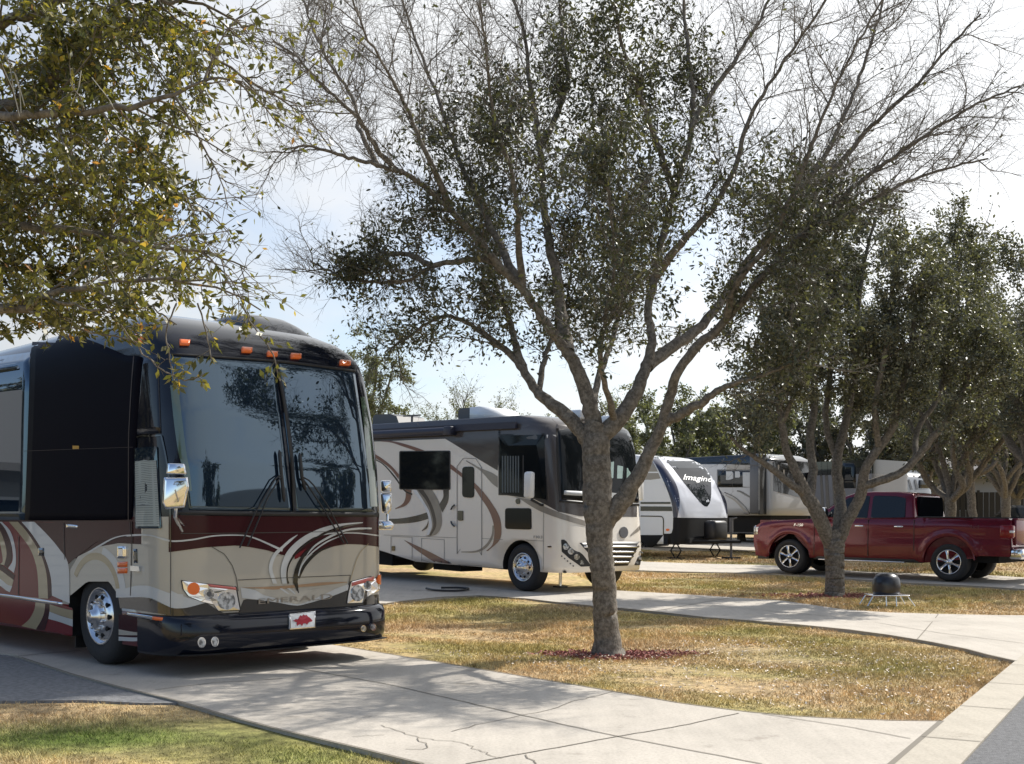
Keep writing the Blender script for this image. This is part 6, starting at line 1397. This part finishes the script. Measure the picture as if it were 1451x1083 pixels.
# ---- tree 0: foliage overhead at upper left, trunk outside the frame
t0 = Tree(77)
B0 = np.array([-4.3, 5.6, -.05])
tq = t0.limb([B0, B0+[.05, 0, .9], B0+[.1, .05, 1.7], B0+[.2, .1, 2.3]], [.22, .18, .17, .16], 20); t0.poly[-1] = (tq, 16)
def L0(l): return [P3(x, y, D) for x, y, r, D in l], [r for x, y, r, D in l]
LIM0 = [
 [(-420, 250, .12, 5.7), (-250, 200, .09, 5.7), (-100, 170, .075, 5.6), (0, 150, .06, 5.5), (60, 130, .05, 5.4), (120, 60, .04, 5.3), (160, 20, .035, 5.2), (190, -40, .02, 5.2)],
 [(0, 155, .045, 5.5), (90, 110, .035, 5.6), (180, 30, .028, 5.7), (250, 50, .018, 5.8), (320, 90, .013, 5.9), (380, 130, .010, 6.0), (430, 160, .006, 6.1)],
 [(-100, 170, .05, 5.6), (0, 165, .04, 5.2), (100, 160, .03, 5.0), (200, 150, .022, 4.9), (270, 120, .014, 4.9), (320, 110, .009, 4.9), (375, 150, .006, 4.9)],
 [(-420, 255, .1, 5.7), (-200, 330, .06, 5.4), (-50, 430, .05, 5.2), (20, 440, .04, 5.1), (60, 420, .026, 5.0), (150, 400, .018, 5.0), (240, 395, .012, 5.0), (320, 410, .008, 5.0), (370, 440, .005, 5.0)],
 [(-200, 260, .06, 5.6), (-60, 300, .045, 5.5), (40, 320, .035, 5.4), (130, 330, .025, 5.4), (220, 350, .016, 5.4), (300, 360, .010, 5.5), (350, 380, .006, 5.5)],
 [(-100, 215, .05, 5.6), (20, 250, .035, 5.9), (110, 250, .025, 6.0), (190, 255, .018, 6.0), (240, 270, .012, 6.0), (300, 310, .007, 6.1)],
 [(-100, 60, .05, 5.6), (20, 30, .035, 5.5), (120, -10, .025, 5.5), (220, 0, .018, 5.4), (300, 10, .012, 5.4), (350, 45, .006, 5.4)],
 [(-150, 350, .04, 5.3), (-40, 380, .03, 5.7), (60, 380, .02, 5.9), (150, 370, .014, 6.0), (230, 330, .01, 6.0)],
 [(60, 420, .014, 5.0), (140, 440, .010, 4.9), (200, 430, .007, 4.9), (250, 460, .004, 4.8)],
]
spec0 = [(.08, .62, .5, .006, 50, -.04, .18, 6), (.06, .26, .5, .0028, 48, -.10, .2, 4)]
for l in LIM0:
    P, R = L0(l); q = t0.limb(P, [r*.55 for r in R], 30); t0.spawn(q, 0, spec0, .12)
def pyz(p): return CY-(p[:, 2]-CH)/p[:, 1]*F
t0.poly = [q for q in t0.poly if len(q[0]) > 12 or pyz(q[0]).max() < 482]
main_tw = [q for q in t0.twigs if pyz(q).max() < 482]; t0.twigs = []
# long hanging twigs in front of the coach
for l in ([(250, 430, .004, 4.9), (236, 470, .003, 4.9), (243, 520, .003, 4.9), (250, 550, .002, 4.9)],
          [(280, 430, .004, 4.9), (292, 470, .003, 4.9), (300, 510, .002, 4.9)],
          [(150, 430, .004, 4.9), (185, 480, .003, 4.9), (225, 520, .003, 4.9), (262, 540, .002, 4.9), (290, 530, .0015, 4.9)],
          [(340, 430, .004, 5.0), (365, 470, .003, 5.0), (385, 500, .003, 5.0), (397, 540, .0015, 5.0)],
          [(40, 440, .004, 5.0), (70, 462, .003, 5.0), (130, 470, .003, 5.0), (190, 482, .002, 5.0)],
          [(290, 220, .004, 6), (300, 240, .003, 6), (296, 262, .002, 6)]):
    P, R = L0(l); q = t0.limb(P, R, 14); t0.spawn(q, 1, [0, (.07, .10, .5, .002, 50, -.02, .2, 3)], .1)
e0 = empty('oak_tree', (0, 0, 0)); tag(e0, 'nearest oak, yellowing leafy boughs overhanging the black coach from the upper left', 'tree', 'oaks between the parking pads')
t0.wood(e0)
def dens0(p):
    px = CX+p[:, 0]/p[:, 1]*F; py = CY-(p[:, 2]-CH)/p[:, 1]*F
    lim = np.interp(py, [-100, 0, 60, 110, 170, 230, 260, 330, 400, 440, 470, 560], [330, 330, 320, 300, 270, 240, 300, 270, 300, 330, 260, 300])
    n = .5+.5*np.sin(p[:, 0]*5.1+p[:, 1]*3)*np.sin(p[:, 2]*6.3+1)
    return np.clip((lim+30-px)/80, .14, 1)*np.clip(.45+.8*n, .3, 1)
def tone0(r, p): return np.clip(r.beta(2.0, 2.6, len(p))+.16*(r.uniform(0, 1, len(p)) < .18), 0, 1)
sprig = t0.twigs; t0.twigs = main_tw
t0.leaves(e0, 8, .041, NEARLEAF, dens0, tone0, 'crown', .25, .40, .012)
t0.twigs = sprig; tag(t0.leaves(e0, 2.2, .04, NEARLEAF, None, tone0, 'hanging_sprigs', .25, .42, .006), kind='stuff')
t0.twigs = main_tw
# a few bundles of pale hanging grey moss strands
MOSS = mat('pale_moss', (.42, .41, .36), .9)
ms = MB()
for (x0, y0, x1, y1) in ((0, 60, 20, 130), (5, 70, 35, 150), (2, 90, 28, 165), (18, 95, 30, 160), (100, 150, 115, 100), (130, 110, 170, 170)):
    ms.tube([P3(x0, y0, 4.9), P3((x0+x1)/2+4, (y0+y1)/2, 4.9), P3(x1, y1, 4.9)], .0022, 4)
tag(ms.build('moss', [MOSS], e0), kind='stuff')

# ------------------------------------------------------------------ things beyond the campground
fe = empty('fence', (24, 60, gz(60))); tag(fe, 'dark slatted fence running behind the oaks at far right', 'fence')
q = MB()
for i in range(60): q.box((-9+i*.3, -.03, .05), (-9+i*.3+.26, .0, 2.0))
q.build('slats', [mat('dark_wood', (.025, .022, .02), .8)], fe)
for i in range(7): q = MB(); q.box((-9+i*3-.06, -.1, 0), (-9+i*3+.06, -.03, 2.1)); q.build('post', [mat('dark_wood', (.025, .022, .02), .8)], fe)
# dark parked car cut by the right edge
car = Veh('parked_car', Vector((17.9, 40.5, gz(40))), (-.7, .714), 0)
tag(car.root, 'dark car roof and windows just visible at the right edge', 'car')
CARP = mat('dark_car_paint', (.015, .016, .018), .15, coat=1)
car.part('body', [CARP], lambda mb: (mb.prism([(2.2, .3), (2.25, .7), (1.2, .95), (-2.0, 1.0), (-2.2, .8), (-2.2, .35)], 'y', -.9, .9)))
car.part('cabin', [CARP], lambda mb: mb.prism([(1.1, .95), (.4, 1.5), (-1.4, 1.5), (-2.0, 1.0)], 'y', -.75, .75))
car.part('side_window', [GLASS], lambda mb: mb.prism([(.9, 1.0), (.35, 1.42), (-1.3, 1.42), (-1.7, 1.02)], 'y', -.77, .77))
for x_ in (-1.4, 1.35):
    for sg in (-1, 1): wheel(car, x_, sg*.88, .34, .2, .22, 'spoke6', sg)
# low pale house far off at the right, and one to the left that the coach's glass mirrors
def house(loc, rot, w, d, h, label, wallc, roofc):
    e = empty('house', loc, (0, 0, rot)); tag(e, label, 'house')
    wm = mat('siding_%d' % int(wallc[0]*100), wallc, .7); rm = mat('shingle_roof_%d' % int(roofc[0]*100), roofc, .9, bump=.4, bscale=30)
    q = MB(); q.box((-w/2, -d/2, 0), (w/2, d/2, h))
    for k in range(int(h/.2)): q.box((-w/2-.012, -d/2-.012, k*.2), (w/2+.012, d/2+.012, k*.2+.02))
    q.build('wall', [wm], e)
    q = MB(); q.prism([(-d/2-.5, h-.1), (0, h+d*.26), (d/2+.5, h-.1), (d/2+.5, h+.05), (0, h+d*.26+.16), (-d/2-.5, h+.05)], 'x', -w/2-.4, w/2+.4); q.build('roof', [rm], e)
    for x_ in (-w*.3, w*.05, w*.32):
        q = MB(); q.box((x_-.55, -d/2-.05, 1.0), (x_+.55, -d/2-.015, 2.1)); f = q.build('window', [WHITEP], e)
        q = MB(); q.box((x_-.48, -d/2-.06, 1.07), (x_+.48, -d/2-.051, 2.03)); q.build('pane', [GLASS], f)
    return e
house((27, 66, gz(66)), .1, 12, 8, 2.8, 'low pale house with grey roof beyond the fence at far right', (.45, .43, .4), (.16, .15, .15))
house((-20, 15, 0), 1.25, 12, 8, 2.7, 'grey clapboard house left of the coach, mirrored in its side glass', (.34, .34, .33), (.17, .16, .155))
house((24, 2, 0), -1.9, 12, 8, 2.7, 'beige bungalow across the road, outside the right edge', (.42, .38, .32), (.12, .11, .10))
